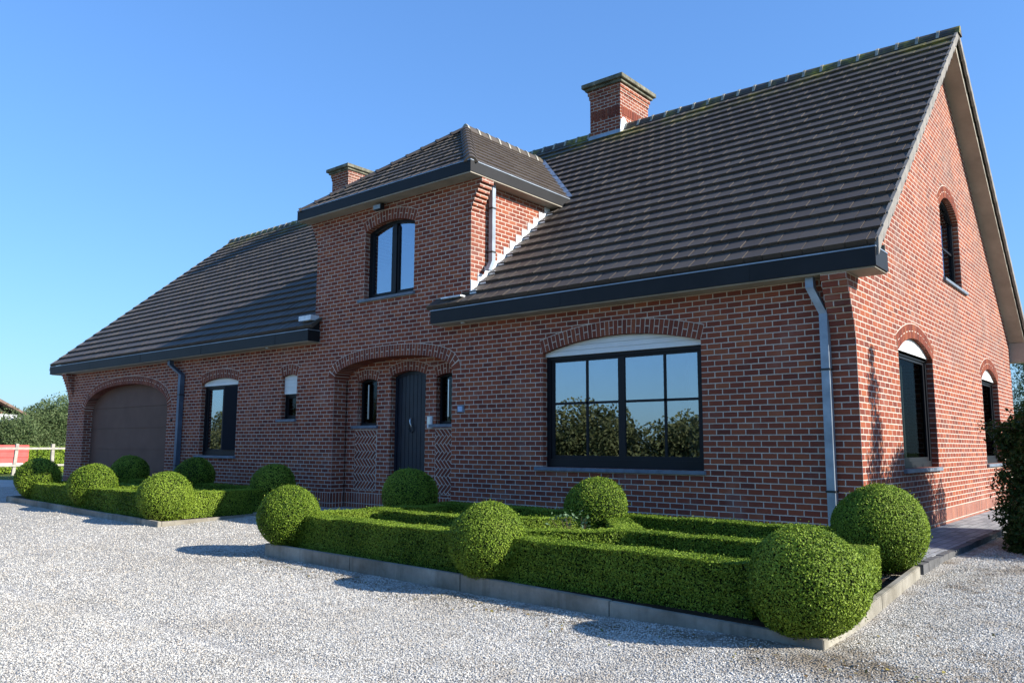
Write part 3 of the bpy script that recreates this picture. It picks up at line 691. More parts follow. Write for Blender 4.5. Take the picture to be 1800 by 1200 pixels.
# downpipes
def pipe(name, pts, s, label, collars=(), parent=house, mapx=1):
    m = MB(); h = s/2
    for i in range(len(pts)-1):
        a, b = Vector(pts[i]), Vector(pts[i+1]); n = len(m.v)
        for p in (a, b):
            for dx, dy in ((-h, -h), (h, -h), (h, h), (-h, h)): m.v.append((p.x+dx, p.y+dy, p.z))
        for q in ((0, 3, 2, 1), (4, 5, 6, 7), (0, 1, 5, 4), (1, 2, 6, 5), (2, 3, 7, 6), (3, 0, 4, 7)): m.f.append([n+i_ for i_ in q]); m.m.append(0)
    o = m.build(name, M['zinc'], parent); o['label'] = label
    for (x, y, z) in collars:
        c = MB(); t = h + .009; c.box(x-t, x+t, y-t, y+t, z-.012, z+.012); c.box(x-t-.02, x-t, y-.01, y+.01, z-.012, z+.012); c.build('bracket', M['rubber'], o)
    return o
pipe('downpipe', [(-.46, -.13, SOF), (-.46, -.13, 3.02), (-.335, -.065, 2.70), (-.335, -.065, -.1)], .095, 'zinc downpipe at the front corner with a cranked top', [(-.335, -.065, 2.03), (-.335, -.065, .60)])
M['zinc2'] = plain('dull_zinc', (.09, .125, .18), .5, .4, .4, nz=4, var=.25)
pipe('downpipe', [(-16.06, -.13, SOF), (-16.06, -.13, 3.04), (-15.62, -.065, 2.78), (-15.62, -.065, -.1)], .11, 'zinc downpipe beside the garage door', [(-15.62, -.065, 2.30), (-15.62, -.065, .62)]).data.materials[0] = M['zinc2']
pipe('downpipe', [(TR+.09, .44, TSOF), (TR+.09, .44, 4.28), (TR+.16, .27, 4.08)], .085, 'short pipe from the dormer gutter onto the roof', [(TR+.09, .44, 5.22), (TR+.09, .44, 4.44)])
# security lamp and soffit spots
m = MB(); m.tube([(-8.45, -.03, 5.635), (-8.45, -.10, 5.60)], .035, 10); m.box(-8.56, -8.34, -.19, -.09, 5.50, 5.60); lamp = m.build('wall_lamp', M['rubber'], house, bevel=.01)
m = MB(); m.poly([(-8.55, -.192, 5.51), (-8.35, -.192, 5.51), (-8.35, -.192, 5.59), (-8.55, -.192, 5.59)]); m.box(-8.545, -8.355, -.196, -.19, 5.51, 5.59); m.build('lamp_glass', plain('lamp_glass', (.2, .22, .2), .1), lamp)
for x in (-6.22, -11.9):
    m = MB(); m.tube([(x, -.15, SOF-.002), (x, -.15, SOF-.02)], .045, 14); m.build('soffit_spot', M['steel'], house)
# dark rooms behind the glass
m = MB(); m.box(-L+.4, -.4, 3.4, 3.5, 0, 3.0); m.box(-L+.4, -.4, .7, 3.4, .02, .05); m.build('inner_wall', M['dark'], house)
# ------------------------------------------------------------------ foliage
def leaf_cloud(P, N_, size, jit=.6, aspect=.55):
    n = len(P); N_ = N_ + rng.normal(0, jit, (n, 3)); N_ /= np.linalg.norm(N_, axis=1)[:, None]
    R_ = rng.normal(0, 1, (n, 3)); T = np.cross(N_, R_); T /= np.linalg.norm(T, axis=1)[:, None]; B = np.cross(N_, T)
    s = (size * rng.uniform(.65, 1.3, n))[:, None] if np.isscalar(size) else size[:, None]
    V = np.stack([P - T*s*.5, P + B*s*aspect*.5 + N_*s*.06, P + T*s*.5, P - B*s*aspect*.5 + N_*s*.06], 1).reshape(-1, 3)
    F = np.arange(4*n).reshape(n, 4); return V, F
def sph(n):
    v = rng.normal(0, 1, (n, 3)); return v / np.linalg.norm(v, axis=1)[:, None]
def bumps(dirs, seed, amp):
    out = np.zeros(len(dirs)); r = np.random.default_rng(seed)
    for k in range(10):
        d = r.normal(0, 1, 3); d /= np.linalg.norm(d); out += np.sin(dirs @ d * r.uniform(2.5, 7) + r.uniform(0, 6)) * amp * r.uniform(.3, 1)
    return out / 3
def box_ball(x, y, z, r, n, size, label, seed, sq=.97):
    d = sph(n); rr = r * (1 + bumps(d, seed, .04)); dep = np.abs(rng.normal(0, .014, n)); sc = np.array([1, 1, sq])
    ctr = np.array([x, y, z]); out = np.where(rng.uniform(0, 1, n) < .025, rng.uniform(.01, .034, n), 0); P = ctr + d * sc * (rr - dep + rng.uniform(0, .010, n) + out)[:, None]
    keep = P[:, 2] > gz(x, y) - .0; V, F = leaf_cloud(P[keep], d[keep], size, .55)
    o = np_mesh('box_ball', V, F, M['box']); tag(o, label, 'topiary ball', 'clipped box balls round the parterre beds')
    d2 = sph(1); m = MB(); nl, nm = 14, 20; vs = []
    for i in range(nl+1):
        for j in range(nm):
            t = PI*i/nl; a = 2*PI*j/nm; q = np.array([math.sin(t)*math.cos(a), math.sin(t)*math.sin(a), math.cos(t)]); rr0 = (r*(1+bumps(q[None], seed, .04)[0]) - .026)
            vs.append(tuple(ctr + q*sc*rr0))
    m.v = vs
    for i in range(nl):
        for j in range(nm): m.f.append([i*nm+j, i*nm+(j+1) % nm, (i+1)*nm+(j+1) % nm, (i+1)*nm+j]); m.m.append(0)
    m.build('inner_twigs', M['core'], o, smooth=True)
    return o
BALLS = [
 (-5.88, -3.65, .222, .39, 30000, .018, 'box ball on the kerb corner next to the entrance path, large bed'),
 (-2.40, -3.79, .187, .385, 32000, .0175, 'box ball midway along the front hedge of the large bed, kerb below'),
 (.755, -3.95, .160, .405, 40000, .0175, 'largest box ball, at the gravel corner of the large bed'),
 (-6.32, -1.18, .345, .425, 17000, .024, 'shaded box ball in front of the front door'),
 (-2.88, -1.20, .335, .40, 20000, .021, 'box ball under the wide eight pane window'),
 (.475, -1.18, .312, .445, 34000, .0185, 'box ball at the house corner beside the paved side path'),
 (-15.94, -2.95, .385, .44, 13000, .028, 'half shaded box ball at the far end of the small bed, near the fence'),
 (-13.26, -2.95, .31, .435, 15000, .026, 'sunlit box ball in the middle of the small bed front'),
 (-10.33, -3.0, .225, .455, 20000, .024, 'sunlit box ball on the pale kerb corner of the small bed'),
 (-16.15, -.92, .44, .42, 11000, .028, 'dark box ball in front of the garage door'),
 (-13.22, -.92, .43, .42, 11000, .028, 'dark box ball under the two sash window'),
 (-10.25, -.98, .36, .41, 13000, .026, 'shaded box ball below the slit window near the porch')]
for i, (x, y, z, r, n, s, lab) in enumerate(BALLS): box_ball(x, y, z, r, n, s, lab, 100+i)
def hedge_parts(segs, dens, size, seed):
    """segs: (x0,y0,x1,y1,width,z0,z1) straight clipped runs"""
    Ps, Ns = [], []; core = MB()
    for (xa, ya, xb, yb, w, z0, z1) in segs:
        d = np.array([xb-xa, yb-ya], float); l = np.hypot(*d); d /= l; nrm = np.array([-d[1], d[0]])
        def addf(n, fn, nn):
            n = int(n); a = rng.uniform(0, 1, n); b = rng.uniform(0, 1, n); p = fn(a, b); Ps.append(p); Ns.append(np.tile(nn, (n, 1)))
        h = z1 - z0; A0 = np.array([xa, ya])
        wav = lambda a: .005*np.sin(a*l*5+seed) + .004*np.sin(a*l*11+2*seed) + (rng.uniform(0, 1, np.shape(a)) < .02)*rng.uniform(.008, .03, np.shape(a))
        addf(dens*l*w, lambda a, b: np.column_stack([A0[0]+d[0]*a*l+nrm[0]*(b-.5)*w, A0[1]+d[1]*a*l+nrm[1]*(b-.5)*w, z1 - np.abs(rng.normal(0, .007, len(a))) + wav(a)]), (0, 0, 1))
        for sg in (1, -1):
            addf(dens*l*h, lambda a, b: np.column_stack([A0[0]+d[0]*a*l+nrm[0]*sg*(w/2+wav(a+b)-np.abs(rng.normal(0, .019, len(a)))), A0[1]+d[1]*a*l+nrm[1]*sg*(w/2+wav(a+b)-np.abs(rng.normal(0, .019, len(a)))), z0+b*h+wav(a)*b]), (nrm[0]*sg, nrm[1]*sg, 0))
            E0 = A0 + (d*l if sg == 1 else 0)
            addf(dens*w*h, lambda a, b: np.column_stack([E0[0]+nrm[0]*(a-.5)*w - d[0]*sg*np.abs(rng.normal(0, .012, len(a))), E0[1]+nrm[1]*(a-.5)*w - d[1]*sg*np.abs(rng.normal(0, .012, len(a))), z0+b*h]), (d[0]*sg, d[1]*sg, 0))
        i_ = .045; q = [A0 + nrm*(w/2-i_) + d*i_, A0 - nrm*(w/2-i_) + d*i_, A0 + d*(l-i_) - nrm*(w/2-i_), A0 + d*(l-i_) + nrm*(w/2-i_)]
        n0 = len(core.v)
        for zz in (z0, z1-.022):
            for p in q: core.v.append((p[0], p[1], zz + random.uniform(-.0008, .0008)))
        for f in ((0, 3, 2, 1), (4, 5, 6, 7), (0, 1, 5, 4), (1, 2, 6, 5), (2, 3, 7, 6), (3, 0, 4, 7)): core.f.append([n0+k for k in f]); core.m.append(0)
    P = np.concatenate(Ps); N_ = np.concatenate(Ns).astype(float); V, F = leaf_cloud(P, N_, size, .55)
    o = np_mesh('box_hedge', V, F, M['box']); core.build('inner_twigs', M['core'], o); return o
HB = -.16
segs = [(-5.85, -3.50, .35, -3.80, .34, HB-.08, .245), (-5.75, -1.0, -3.0, -1.0, .30, HB, .27), (-2.75, -1.0, .15, -1.0, .30, HB, .27), (.60, -3.75, .57, -2.12, .34, HB, .24), (-5.85, -3.45, -5.65, -1.2, .34, HB, .25),
        (-5.5, -2.38, -3.55, -2.38, .28, HB, .25), (-1.75, -2.42, .25, -2.50, .28, HB, .25),
        (-3.75, -2.36, -2.75, -3.25, .30, HB, .25), (-2.60, -3.25, -1.62, -2.42, .30, HB, .25), (-1.62, -2.42, -2.55, -1.25, .30, HB, .25), (-2.75, -1.25, -3.75, -2.36, .30, HB, .25)]
h = hedge_parts(segs, 17000, .0185, 1.0); tag(h, 'low clipped box hedge parterre with a central diamond under the wide window', 'hedge')
segs = [(-15.7, -2.98, -10.4, -3.02, .36, -.12, .30), (-15.9, -.95, -10.5, -.98, .32, -.1, .32), (-10.28, -2.8, -10.30, -1.05, .36, -.12, .31), (-15.9, -2.8, -16.0, -1.05, .34, -.1, .31), (-15.6, -1.95, -10.5, -2.0, .28, -.1, .29), (-13.1, -2.8, -13.1, -1.1, .28, -.1, .29)]
h = hedge_parts(segs, 9500, .025, 2.0); tag(h, 'low clipped box hedge round the small bed before the garage', 'hedge')
# rose in the middle of the diamond
ro = empty('rose_bush', (-2.55, -2.15, -.1)); tag(ro, 'small bare stemmed rose bush inside the hedge diamond', 'shrub')
m = MB()
tips = []
for i in range(9):
    a = random.uniform(0, 6.28); r = random.uniform(.08, .28); t = (-2.55+math.cos(a)*r, -2.15+math.sin(a)*r, random.uniform(.22, .36)); b = (-2.55+math.cos(a)*.04, -2.15+math.sin(a)*.04, -.12)
    md = ((b[0]+t[0])/2+random.uniform(-.03, .03), (b[1]+t[1])/2, .12); m.tube([b, md, t], [.007, .005, .003], 5); tips += [t, md]
m.build('stems', M['trunk'], ro)
P = np.array([np.array(random.choice(tips)) + rng.normal(0, .045, 3) for _ in range(120)]); V, F = leaf_cloud(P, np.tile([0, 0, 1.], (len(P), 1)), .05, .7, .6); np_mesh('foliage', V, F, M['rose'], ro)
# ------------------------------------------------------------------ ground
def grid(name, x0, x1, y0, y1, st, zf, mat):
    xs = np.arange(x0, x1 + st*.5, st); ys = np.arange(y0, y1 + st*.5, st); X, Y = np.meshgrid(xs, ys, indexing='ij'); Z = np.vectorize(zf)(X, Y)
    V = np.column_stack([X.ravel(), Y.ravel(), Z.ravel()]); nx, ny = len(xs), len(ys); I = np.arange(nx*ny).reshape(nx, ny)
    F = np.column_stack([I[:-1, :-1].ravel(), I[1:, :-1].ravel(), I[1:, 1:].ravel(), I[:-1, 1:].ravel()]); return np_mesh(name, V, F, mat, smooth=True)
def gvar(x, y):
    heap = .06*math.exp(-((x - .7)**2/2.2 + (y + 4.35)**2/.5))
    rut = sum(math.exp(-((y - c - .05*x)/.16)**2) for c in (-6.15, -7.65)) if y < -5 else 0
    return gz(x, y) + heap - .014*rut + .018*noise.noise(Vector((x*.35, y*.35, 1.7))) + .007*noise.noise(Vector((x*1.7, y*1.7, 3.1)))
g = grid('gravel_ground', -21, 9, -16, 14, .2, gvar, M['gravel']); tag(g, kind='structure')
m = MB(); m.poly([(-220, -300, -.62), (300, -300, -.62), (300, 300, -.62), (-220, 300, -.62)]); g = m.build('ground', M['grass']); tag(g, kind='structure')
g = grid('lawn', -70, -21, -30, 30, 2.0, lambda x, y: -.03 - .0193*max(0, min(20, -24 - x)), M['grass']); tag(g, kind='structure')
m = MB(); m.prism([(-29.2, -14), (-21.0, -14), (-21.0, -1.2), (-22.0, 2.8), (-23.6, 2.6), (-25.4, -.2), (-27.4, -1.1), (-29.2, -1.4)], -.5, -.012); g = m.build('driveway', M['road']); tag(g, kind='structure')
# planting soil in the beds
m = MB(); m.prism([(-6.05, -3.8), (.87, -4.1), (.76, -.72), (-6.05, -.72)], -.5, -.15); g = m.build('bed_soil', M['soil']); tag(g, kind='structure')
m = MB(); m.prism([(-16.3, -3.3), (-10.0, -3.3), (-10.0, -.72), (-16.3, -.72)], -.5, -.13); g = m.build('bed_soil', M['soil']); tag(g, kind='structure')
# kerbs: slabs of about a metre butted end to end
def kerb(pts, zt, name='kerb', th=.06, seg=1.9, outer=1):
    m = MB()
    for i in range(len(pts)-1):
        a, b = Vector((*pts[i], zt[i])), Vector((*pts[i+1], zt[i+1])); l = (b-a).length; n = max(1, round(l/seg)); d = (b-a)/l; nr = Vector((-d.y, d.x, 0)).normalized()*th
        for k in range(n):
            p, q = a + d*(l*k/n + .003), a + d*(l*(k+1)/n - .003); j = random.uniform(-.004, .004); n0 = len(m.v)
            for zz in (-.75, None):
                for c_, r_ in ((p, 0), (q, 0), (q, 1), (p, 1)):
                    v = c_ + nr*r_; m.v.append((v.x, v.y, (c_.z + j) if zz is None else zz))
            for f in ((0, 3, 2, 1), (4, 5, 6, 7), (0, 1, 5, 4), (1, 2, 6, 5), (2, 3, 7, 6), (3, 0, 4, 7)): m.f.append([n0+x for x in f]); m.m.append(0)
    o = m.build(name, M['kerb'], bevel=.006); tag(o, kind='structure'); return o
kerb([(-6.10, -3.84), (-2.6, -3.97), (.93, -4.16)], [-.115, -.125, -.165])
kerb([(.925, -4.10), (.80, -1.05)], [-.165, -.035])
kerb([(-6.08, -.9), (-6.10, -3.84)], [-.10, -.115])
kerb([(-16.6, -3.31), (-9.86, -3.34)], [.0, -.12])
kerb([(-9.86, -3.28), (-9.90, -1.4)], [-.12, -.10])
kerb([(-16.6, -.8), (-16.6, -3.31)], [.02, .0])
kerb([(-9.88, -1.62), (-6.12, -1.62)], [-.075, -.07])
# pavers: along the house and down the side
m = MB(); m.box(-9.9, -6.12, -1.55, 0, -.4, -.075); m.box(-9.79, -6.61, 0, .36, -.4, -.0715); m.box(-16.4, -9.905, -.70, 0, -.4, -.07); m.box(-6.115, .0, -.70, 0, -.4, -.07)
m.box(0.001, .72, -.95, 13, -.5, -.03); g = m.build('pavement', M['paver']); tag(g, kind='structure')
m = MB()
for i in range(62): 
    y = -.93 + i*.22; m.box(.722, .80, y+.004, y+.216, -.5, -.03 + random.uniform(-.006, .006))
for i in range(3): m.box(.07+i*.22, .07+i*.22+.212, -1.03, -.955, -.5, -.035)
g = m.build('paver_edging', M['paver_edge']); tag(g, kind='structure')
# loose stones
def stones(n):
    out = []; cam = np.array([2.9, -9.78])
    while sum(map(len, out)) < n:
        k = n; r = rng.uniform(2.0, 21, k) ; a = rng.uniform(math.radians(90-6+3), math.radians(90+40+36), k)
        w = rng.uniform(0, 1, k) < np.clip(r / 5.0, 0, 1) * np.clip((22 - r)/15.0, 0, 1) ** 1.5
        x = cam[0] + r*np.cos(a); y = cam[1] + r*np.sin(a); ok = w & (y < 6)
        fr = -4.10 - .045*(x+6)*.9
        bed2 = (x > -6.17) & (x < .95) & (y > np.where(x < -2.6, -3.86 - (x+6.1)*.037, -3.99 - (x+2.6)*.054)); bed1 = (x > -16.7) & (x < -9.8) & (y > -3.38); walk = (x > -10) & (x < .85) & (y > -1.65); pth = (x < .84) & (y > -1.1); 
        ok &= ~(bed2 | bed1 | walk | pth); dk = np.abs(y - np.where(x < -2.6, -3.86 - (x+6.1)*.037, -3.99 - (x+2.6)*.054) + .12); ok &= ~((x > .4) & (y > -7.2) & (y < -2.2) & (np.sin(x*2.3+y*1.7)+np.sin(y*3.9-x*1.3+1)+np.sin(x*6.1+y*5.3)*.6+rng.normal(0, .5, k) > .75) & (rng.uniform(0, 1, k) < .8)); ok &= ~((x > -6.2) & (dk < .22) & (np.sin(x*3.1)+np.sin(x*7.7+1)+rng.normal(0, .8, k) > .2)); out.append(np.column_stack([x[ok], y[ok]]))
    return np.concatenate(out)[:n]
XY = stones(260000); n = len(XY)
Zs = np.array([gvar(x, y) for x, y in XY]); dcam = np.hypot(XY[:, 0]-2.9, XY[:, 1]+9.78)
base = np.array([[1, 0, 0], [-1, 0, 0], [0, 1, 0], [0, -1, 0], [0, 0, 1], [0, 0, -1], ], float)
tri = np.array([[0, 2, 4], [2, 1, 4], [1, 3, 4], [3, 0, 4], [2, 0, 5], [1, 2, 5], [3, 1, 5], [0, 3, 5]])
sz = rng.uniform(.0042, .0088, n) * (1 + .06*np.clip(dcam - 6, 0, 12)) ; V = base[None]*rng.uniform(.6, 1.3, (n, 6, 1)); V = V*np.stack([sz*rng.uniform(.8, 1.4, n), sz*rng.uniform(.7, 1.2, n), sz*rng.uniform(.5, .85, n)], 1)[:, None]
an = rng.uniform(0, 6.283, n); ca, sa = np.cos(an)[:, None], np.sin(an)[:, None]; x, y = V[..., 0]*ca - V[..., 1]*sa, V[..., 0]*sa + V[..., 1]*ca
tlt = rng.normal(0, .45, n)[:, None]; V = np.stack([x, y*np.cos(tlt) - V[..., 2]*np.sin(tlt), V[..., 2]*np.cos(tlt) + y*np.sin(tlt)], -1) + np.column_stack([XY, Zs + sz*.25])[:, None]
F = (tri[None] + (np.arange(n)*6)[:, None, None]).reshape(-1, 3)
g = np_mesh('gravel', V.reshape(-1, 3), F, M['stone']); tag(g, 'pale loose gravel chippings of the forecourt', 'gravel', kind='stuff')
n = 420; xs = rng.uniform(-6, 2.2, n); ys = -4.02 - .045*(xs+6) - np.abs(rng.normal(0, .22, n)); k = rng.uniform(0, 1, n) < .35; ys[k] = rng.uniform(-8, -1.8, k.sum()); xs[k] = rng.uniform(.95, 3.2, k.sum())
P = np.column_stack([xs, ys, [gvar(a, b) + .012 for a, b in zip(xs, ys)]]); V, F = leaf_cloud(P, np.tile([0, 0, 1.], (n, 1)), .032, .3, .6)
o = np_mesh('fallen_leaves', V, F, leaf_mat('dry_leaf', [(0, (.10, .05, .02)), (.5, (.20, .11, .04)), (.8, (.26, .20, .05)), (1, (.09, .12, .03))], .6, .1)); tag(o, 'dry leaves fallen on the gravel along the kerb', 'leaves', kind='stuff')
# ------------------------------------------------------------------ shrub and trees
def crown(blobs, n, size, mat, parent, aspect=.5, jit=.8, name='crown', shell=.35):
    Ps, Ns = [], []; tot = sum(b[3]**2 for b in blobs)
    for i, (x, y, z, r, *e) in enumerate(blobs):
        k = int(n*r*r/tot); d = sph(k); rr = r*(1 + bumps(d, 7*i+3, .30))*(1 - np.abs(rng.normal(0, shell, k)).clip(0, .9)); ez = e[0] if e else 1
        Ps.append(np.array([x, y, z]) + d*rr[:, None]*np.array([1, 1, ez])); Ns.append(d)
    V, F = leaf_cloud(np.concatenate(Ps), np.concatenate(Ns), size, jit, aspect); return np_mesh(name, V, F, mat, parent)
def trunk(pts_list, parent, mat=None):
    m = MB()
    for pts, r in pts_list: m.tube(pts, r, 7)
    return m.build('trunk', mat or M['trunk'], parent, smooth=True)
sh = empty('shrub', (2.0, 2.6, -.15)); tag(sh, 'tall dark evergreen shrub with loose arching twigs beside the side path', 'shrub')
bl = [(1.32, 2.3, .7, .26), (1.35, 1.6, .25, .3), (1.2, 3.2, 1.0, .3), (1.15, 3.4, .3, .35), (1.5, 1.5, .0, .38), (1.45, 2.0, .45, .36), (1.55, 1.9, .9, .42), (1.7, 1.2, .3, .4), (1.62, 2.5, 1.2, .50), (1.5, 2.9, 1.35, .42), (1.95, 2.1, 1.45, .6), (1.28, 2.5, 1.12, .34), (1.8, 2.8, .6, .5), (1.5, 2.2, .35, .34), (1.6, 1.5, .1, .45), (2.2, 2.6, 1.75, .7), (2.6, 2.2, 1.2, .8), (1.30, 2.1, .05, .25), (1.12, 2.6, 1.28, .22), (1.75, .9, .0, .35), (2.1, 1.6, .8, .6)]
crown(bl, 95000, .052, M['holly'], sh, .5, 1.0, shell=.25)
br = [([(1.8, 2.6, -.2), (1.8, 2.6, .6), (1.7, 2.5, 1.4)], [.05, .035, .015])]
for i in range(26):
    z = random.uniform(.2, 1.7); a = random.uniform(1.8, 4.4); l = random.uniform(.7, 1.05); p = (1.8, 2.6, z*.5); q = (1.8+math.cos(a)*l*.6, 2.5+math.sin(a)*l*.5, z*.9); t = (1.85+math.cos(a)*l*.95, 2.45+math.sin(a)*l*.8, z + random.uniform(-.15, .12)); br.append(([p, q, t], [.012, .007, .003]))
trunk(br, sh)
tp = np.array([b[0][2] for b in br[1:]]); P = np.repeat(tp, 46, 0) + rng.normal(0, .055, (len(tp)*46, 3)); V, F = leaf_cloud(P, np.tile([0, 0, 1.], (len(P), 1)), .055, 1.0, .5); np_mesh('outer_twigs', V, F, M['holly'], sh)
# slender tree just outside the frame whose shadow falls on the gable
st = empty('slender_tree', (3.4, 1.8, -.15)); tag(st, 'slender young tree beside the side path, casting a shadow on the gable', 'tree')
crown([(3.3, 1.55, 3.6, .24), (3.4, 1.65, 3.1, .28), (3.3, 1.5, 2.6, .34), (3.4, 1.9, 2.2, .5), (3.3, 1.55, 4.0, .14), (3.4, 2.6, 2.1, .5), (3.3, 3.2, 2.15, .5), (3.2, 3.9, 2.05, .45), (3.1, 4.6, 1.9, .35), (3.2, 2.1, 1.6, .5), (3.3, 3.9, 1.5, .4), (3.5, 2.9, 1.2, .6)], 15000, .075, M['holly'], st, .5, 1.0)
trunk([([(3.4, 1.8, -.2), (3.35, 1.7, 2), (3.3, 1.55, 4.1)], [.05, .035, .01]), ([(3.4, 3.2, -.2), (3.4, 3.0, 2.0)], [.03, .01])], st)
def tree(name, x, y, h, w, n, size, mat, label, group=None, seed=0, zb=0.0, cat='tree', nb=9, tr=.12):
    r = random.Random(seed); e = empty(name, (x, y, zb)); tag(e, label, cat, group); bl = []
    for i in range(nb):
        a = r.uniform(0, 6.28); q = r.uniform(0, w*.32); zz = zb + h*r.uniform(.36, .82); bl.append((x+math.cos(a)*q, y+math.sin(a)*q, zz, w*r.uniform(.18, .34), r.uniform(.8, 1.15)))
    bl.append((x, y, zb+h*.3, w*.33, .8)); crown(bl, n, size, mat, e, .45, .9)
    L_ = [([(x, y, zb-.2), (x+.1, y, zb+h*.35), (x, y, zb+h*.75)], [tr, tr*.7, tr*.2])]
    for b in bl[:5]: L_.append(([(x, y, zb+h*.22), ((x+b[0])/2, (y+b[1])/2, zb+h*.4), (b[0], b[1], b[2])], [tr*.5, tr*.35, tr*.1]))
    trunk(L_, e); return e
FT = [(-47.5, 6.6, 2.8, 3.8, 'leafy willow scrub in line with the trailer end'), (-49.0, 4.0, 2.9, 4.4, 'low willow scrub just behind the clipped hedge'), (-49.0, 9.0, 3.1, 4.8, 'willow scrub under the neighbouring eave'), (-48.2, 13.6, 3.2, 4.2, 'willow scrub beside the garage corner'), (-50.5, 2.0, 3.2, 4.2, 'low grey green willow bush behind the red trailer'), (-51, 5.8, 3.4, 4.6, 'rounded grey green willow behind the fence'), (-50, 10.0, 4.3, 5.2, 'taller willow with pale crown, nearest the house wall'), (-58, 13.5, 5.2, 6.0, 'bushy willow rising above the others at the back'), (-48, 13.6, 3.8, 4.5, 'willow partly hidden by the house corner'), (-60, 8.2, 4.4, 4.2, 'grey green willow behind the neighbour roof')]
for i, (x, y, h, w, lab) in enumerate(FT): tree('willow_tree', x, y, h*.82, w, 26000, .15, M['willow'], lab, 'willows beyond the fence', 40+i, -.03)
tree('dark_tree', -78, 13.6, 7.4, 2.6, 2500, .25, M['pine'], 'small dark tree top above the neighbouring roof', None, 71, 0)
tree('dark_tree', -70, 22.2, 6.2, 3.0, 2500, .25, M['pine'], 'dark tree top at the far left house corner', None, 72, 0)
e = empty('conifer', (-1.0, 21, -.3)); tag(e, 'green conifer behind the gable end of the house', 'tree')
bl = [(-1.0+random.uniform(-.12, .12), 21+random.uniform(-.12, .12), .4+i*.38, 1.15*(1-i/11)+.15, .6) for i in range(11)]
crown(bl, 14000, .10, M['pine'], e, .3, 1.0); trunk([([(-1.0, 21, -.4), (-1.0, 21, 4.0)], [.12, .03])], e)
for i, (x, y, h, w, lab) in enumerate([(.8, 23, 3.0, 3.4, 'bushy shrub behind the side path, beyond the conifer'), (2.8, 22, 3.2, 3.6, 'bushy shrub showing over the dark evergreen shrub')]): tree('garden_bush', x, y, h, w, 7000, .12, M['holly'], lab, None, 80+i, -.3, 'bush')
# woods and hedge across the drive, seen in the window glass
P = []; bl = []
for i in range(112):
    x = -128 + i*1.45 + random.uniform(-.5, .5); hh = random.uniform(2.9, 4.2) * (1.5 if x < -45 else 1.25 if x < -25 else 1); y = -33 + random.uniform(-2.5, 1.5)
    for k in range(3): bl.append((x+random.uniform(-.6, .6), y+random.uniform(-1, 1), -.6+hh*(.2+.26*k), random.uniform(.9, 1.5), 1.0))
    for k in range(2): bl.append((x+.7*k, -31.5, .3+.9*k, 1.45, 1.0))
o = crown(bl, 380000, .25, M['woods'], None, .6, .9, name='woods', shell=.22); tag(o, 'autumn green woods across the drive, mirrored in the windows', 'woods', kind='stuff')
o = hedge_parts([(-90, -29, 30, -29, 1.0, -.6, .35)], 420, .10, 3.0); o.name = 'field_hedge'; tag(o, 'long low hedge across the drive, mirrored in the windows', 'hedge')
# ------------------------------------------------------------------ fence, trailer, hedge, neighbour
fe = empty('post_and_rail_fence', (-38, 4, -.3)); tag(fe, 'weathered post and rail fence at the lawn edge', 'fence')
for y, lean in ((.8, .03), (2.36, -.09), (3.98, -.06), (5.59, .01), (7.23, .0), (8.87, .0), (10.5, 0)):
    m = MB(); m.box(-.065, .065, -.065, .065, -.1, 1.42); o = m.build('post', M['wood_grey'], fe); o.location = Vector((-38, y, -.3)) - fe.location; o.rotation_euler = (lean, 0, 0)
m = MB(); m.box(-37.93, -37.89, .8, 10.5, .865, .96); m.build('rail', M['wood_grey'], fe); m = MB(); m.box(-37.93, -37.89, .8, 10.5, .10, .19); m.build('rail', M['wood_grey'], fe)
tr = empty('trailer', (-41, 3, -.3)); tag(tr, 'red box trailer with white bumper parked behind the fence', 'trailer')
m = MB(); m.box(-42.6, -40.1, -1.5, 5.3, .19, 1.06); bd = m.build('body', M['red'], tr)
m = MB()
for i in range(8): y = -1.3+i*.86; m.box(-40.1, -40.06, y, y+.05, .24, 1.04)
for z in (.48, .76): m.box(-40.1, -40.065, -1.5, 5.3, z, z+.035)
m.build('ribs', M['red'], bd)
m = MB(); m.box(-40.09, -40.0, 2.8, 5.35, .05, .20); m.build('bumper', M['shutter'], tr)
for y in (.3, 3.7):
    m = MB(); m.tube([(-40.5, y, .0), (-40.2, y, .0)], .3, 18); wq = m.build('wheel', M['tyre'], tr); m = MB(); m.tube([(-40.2, y, .0), (-40.18, y, .0)], .15, 14); m.build('rim', M['steel'], wq)
o = hedge_parts([(-44.3, -5, -44.3, 18, 1.1, -.35, .96)], 600, .11, 4.0); o.name = 'clipped_hedge'; tag(o, 'clipped green hedge behind the red trailer', 'hedge')
nbh = empty('neighbour_house', (-55, 0, 0)); tag(nbh, 'neighbouring brick house with brown roof and white fascia', 'house')
m = MB(side(-50)); m.prism([(-9, -.1), (6.9, -.1), (6.9, 2.5), (8.0, 2.62), (-.6, 7.2), (-9, 3.0)], 0, .3); m.build('wall', M['brick_up'], nbh)
m = MB(side(-49.6)); m.prism([(6.9, 2.45), (8.3, 2.60), (8.35, 2.78), (6.9, 2.85)], 0, 10); m.box(-9, 6.9, 2.55, 2.85, -.05, .2); m.build('fascia', M['white'], nbh)
m = MB(side(-49.5)); m.prism([(8.45, 2.68), (8.45, 2.82), (-.6, 7.72), (-10, 3.1), (-10, 2.9), (-.6, 7.5)], -.1, 11); m.build('roof', plain('brown_tiles', (.16, .10, .075), .8, nz=4, var=.3), nbh)
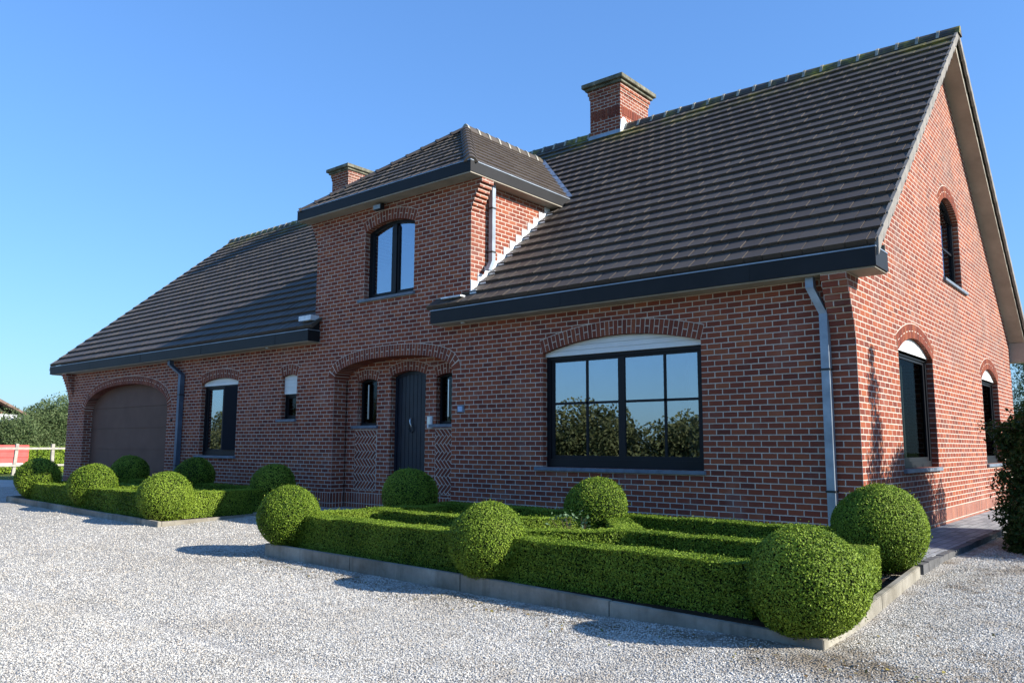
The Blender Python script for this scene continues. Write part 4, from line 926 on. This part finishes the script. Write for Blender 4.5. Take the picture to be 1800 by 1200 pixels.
# ------------------------------------------------------------------ light, sky, camera
sun_v = Vector((1, .30, .54)).normalized()
sl = bpy.data.lights.new('sun', 'SUN'); sl.energy = 5.0; sl.angle = math.radians(.53); sl.color = (1, .94, .84)
so = bpy.data.objects.new('sun', sl); COL.objects.link(so); so.rotation_euler = (-sun_v).to_track_quat('-Z', 'Y').to_euler(); so.location = (20, 5, 20)
W = bpy.data.worlds.new('World'); S.world = W; W.use_nodes = True; nt = W.node_tree
sk = nt.nodes.new('ShaderNodeTexSky'); sk.sky_type = 'NISHITA'; sk.sun_disc = False; sk.sun_elevation = math.asin(sun_v.z); sk.sun_rotation = math.atan2(sun_v.x, sun_v.y)
sk.air_density = 1.5; sk.dust_density = .3; sk.ozone_density = 4.0; sk.altitude = 0
gm = nt.nodes.new('ShaderNodeGamma'); gm.inputs[1].default_value = .7; nt.links.new(sk.outputs[0], gm.inputs[0])
tn = nt.nodes.new('ShaderNodeMix'); tn.data_type = 'RGBA'; tn.blend_type = 'MULTIPLY'; tn.inputs[0].default_value = 1; nt.links.new(gm.outputs[0], tn.inputs[6]); tn.inputs[7].default_value = (.64, 1.05, 1.72, 1)
nt.links.new(tn.outputs[2], nt.nodes['Background'].inputs[0]); nt.nodes['Background'].inputs[1].default_value = .108
cd = bpy.data.cameras.new('camera'); cam = bpy.data.objects.new('camera', cd); COL.objects.link(cam); S.camera = cam
cd.sensor_fit = 'HORIZONTAL'; cd.sensor_width = 36; cd.lens = 1411.386/1800*36; cd.clip_start = .05; cd.clip_end = 2000
yw, pt, rl = math.radians(39.902), math.radians(7.435), math.radians(.267)
fwd = Vector((-math.sin(yw)*math.cos(pt), math.cos(yw)*math.cos(pt), math.sin(pt))); rt = Vector((math.cos(yw), math.sin(yw), 0)); up = rt.cross(fwd)
r2 = rt*math.cos(rl) + up*math.sin(rl); u2 = -rt*math.sin(rl) + up*math.cos(rl)
mw = Matrix((r2, u2, -fwd)).transposed().to_4x4(); mw.translation = (2.9, -9.782, 1.105); cam.matrix_world = mw
S.view_settings.view_transform = 'Standard'; S.view_settings.look = 'None'; S.view_settings.gamma = 1; S.view_settings.exposure = 1.0
S.cycles.max_bounces = 8; S.cycles.transparent_max_bounces = 12
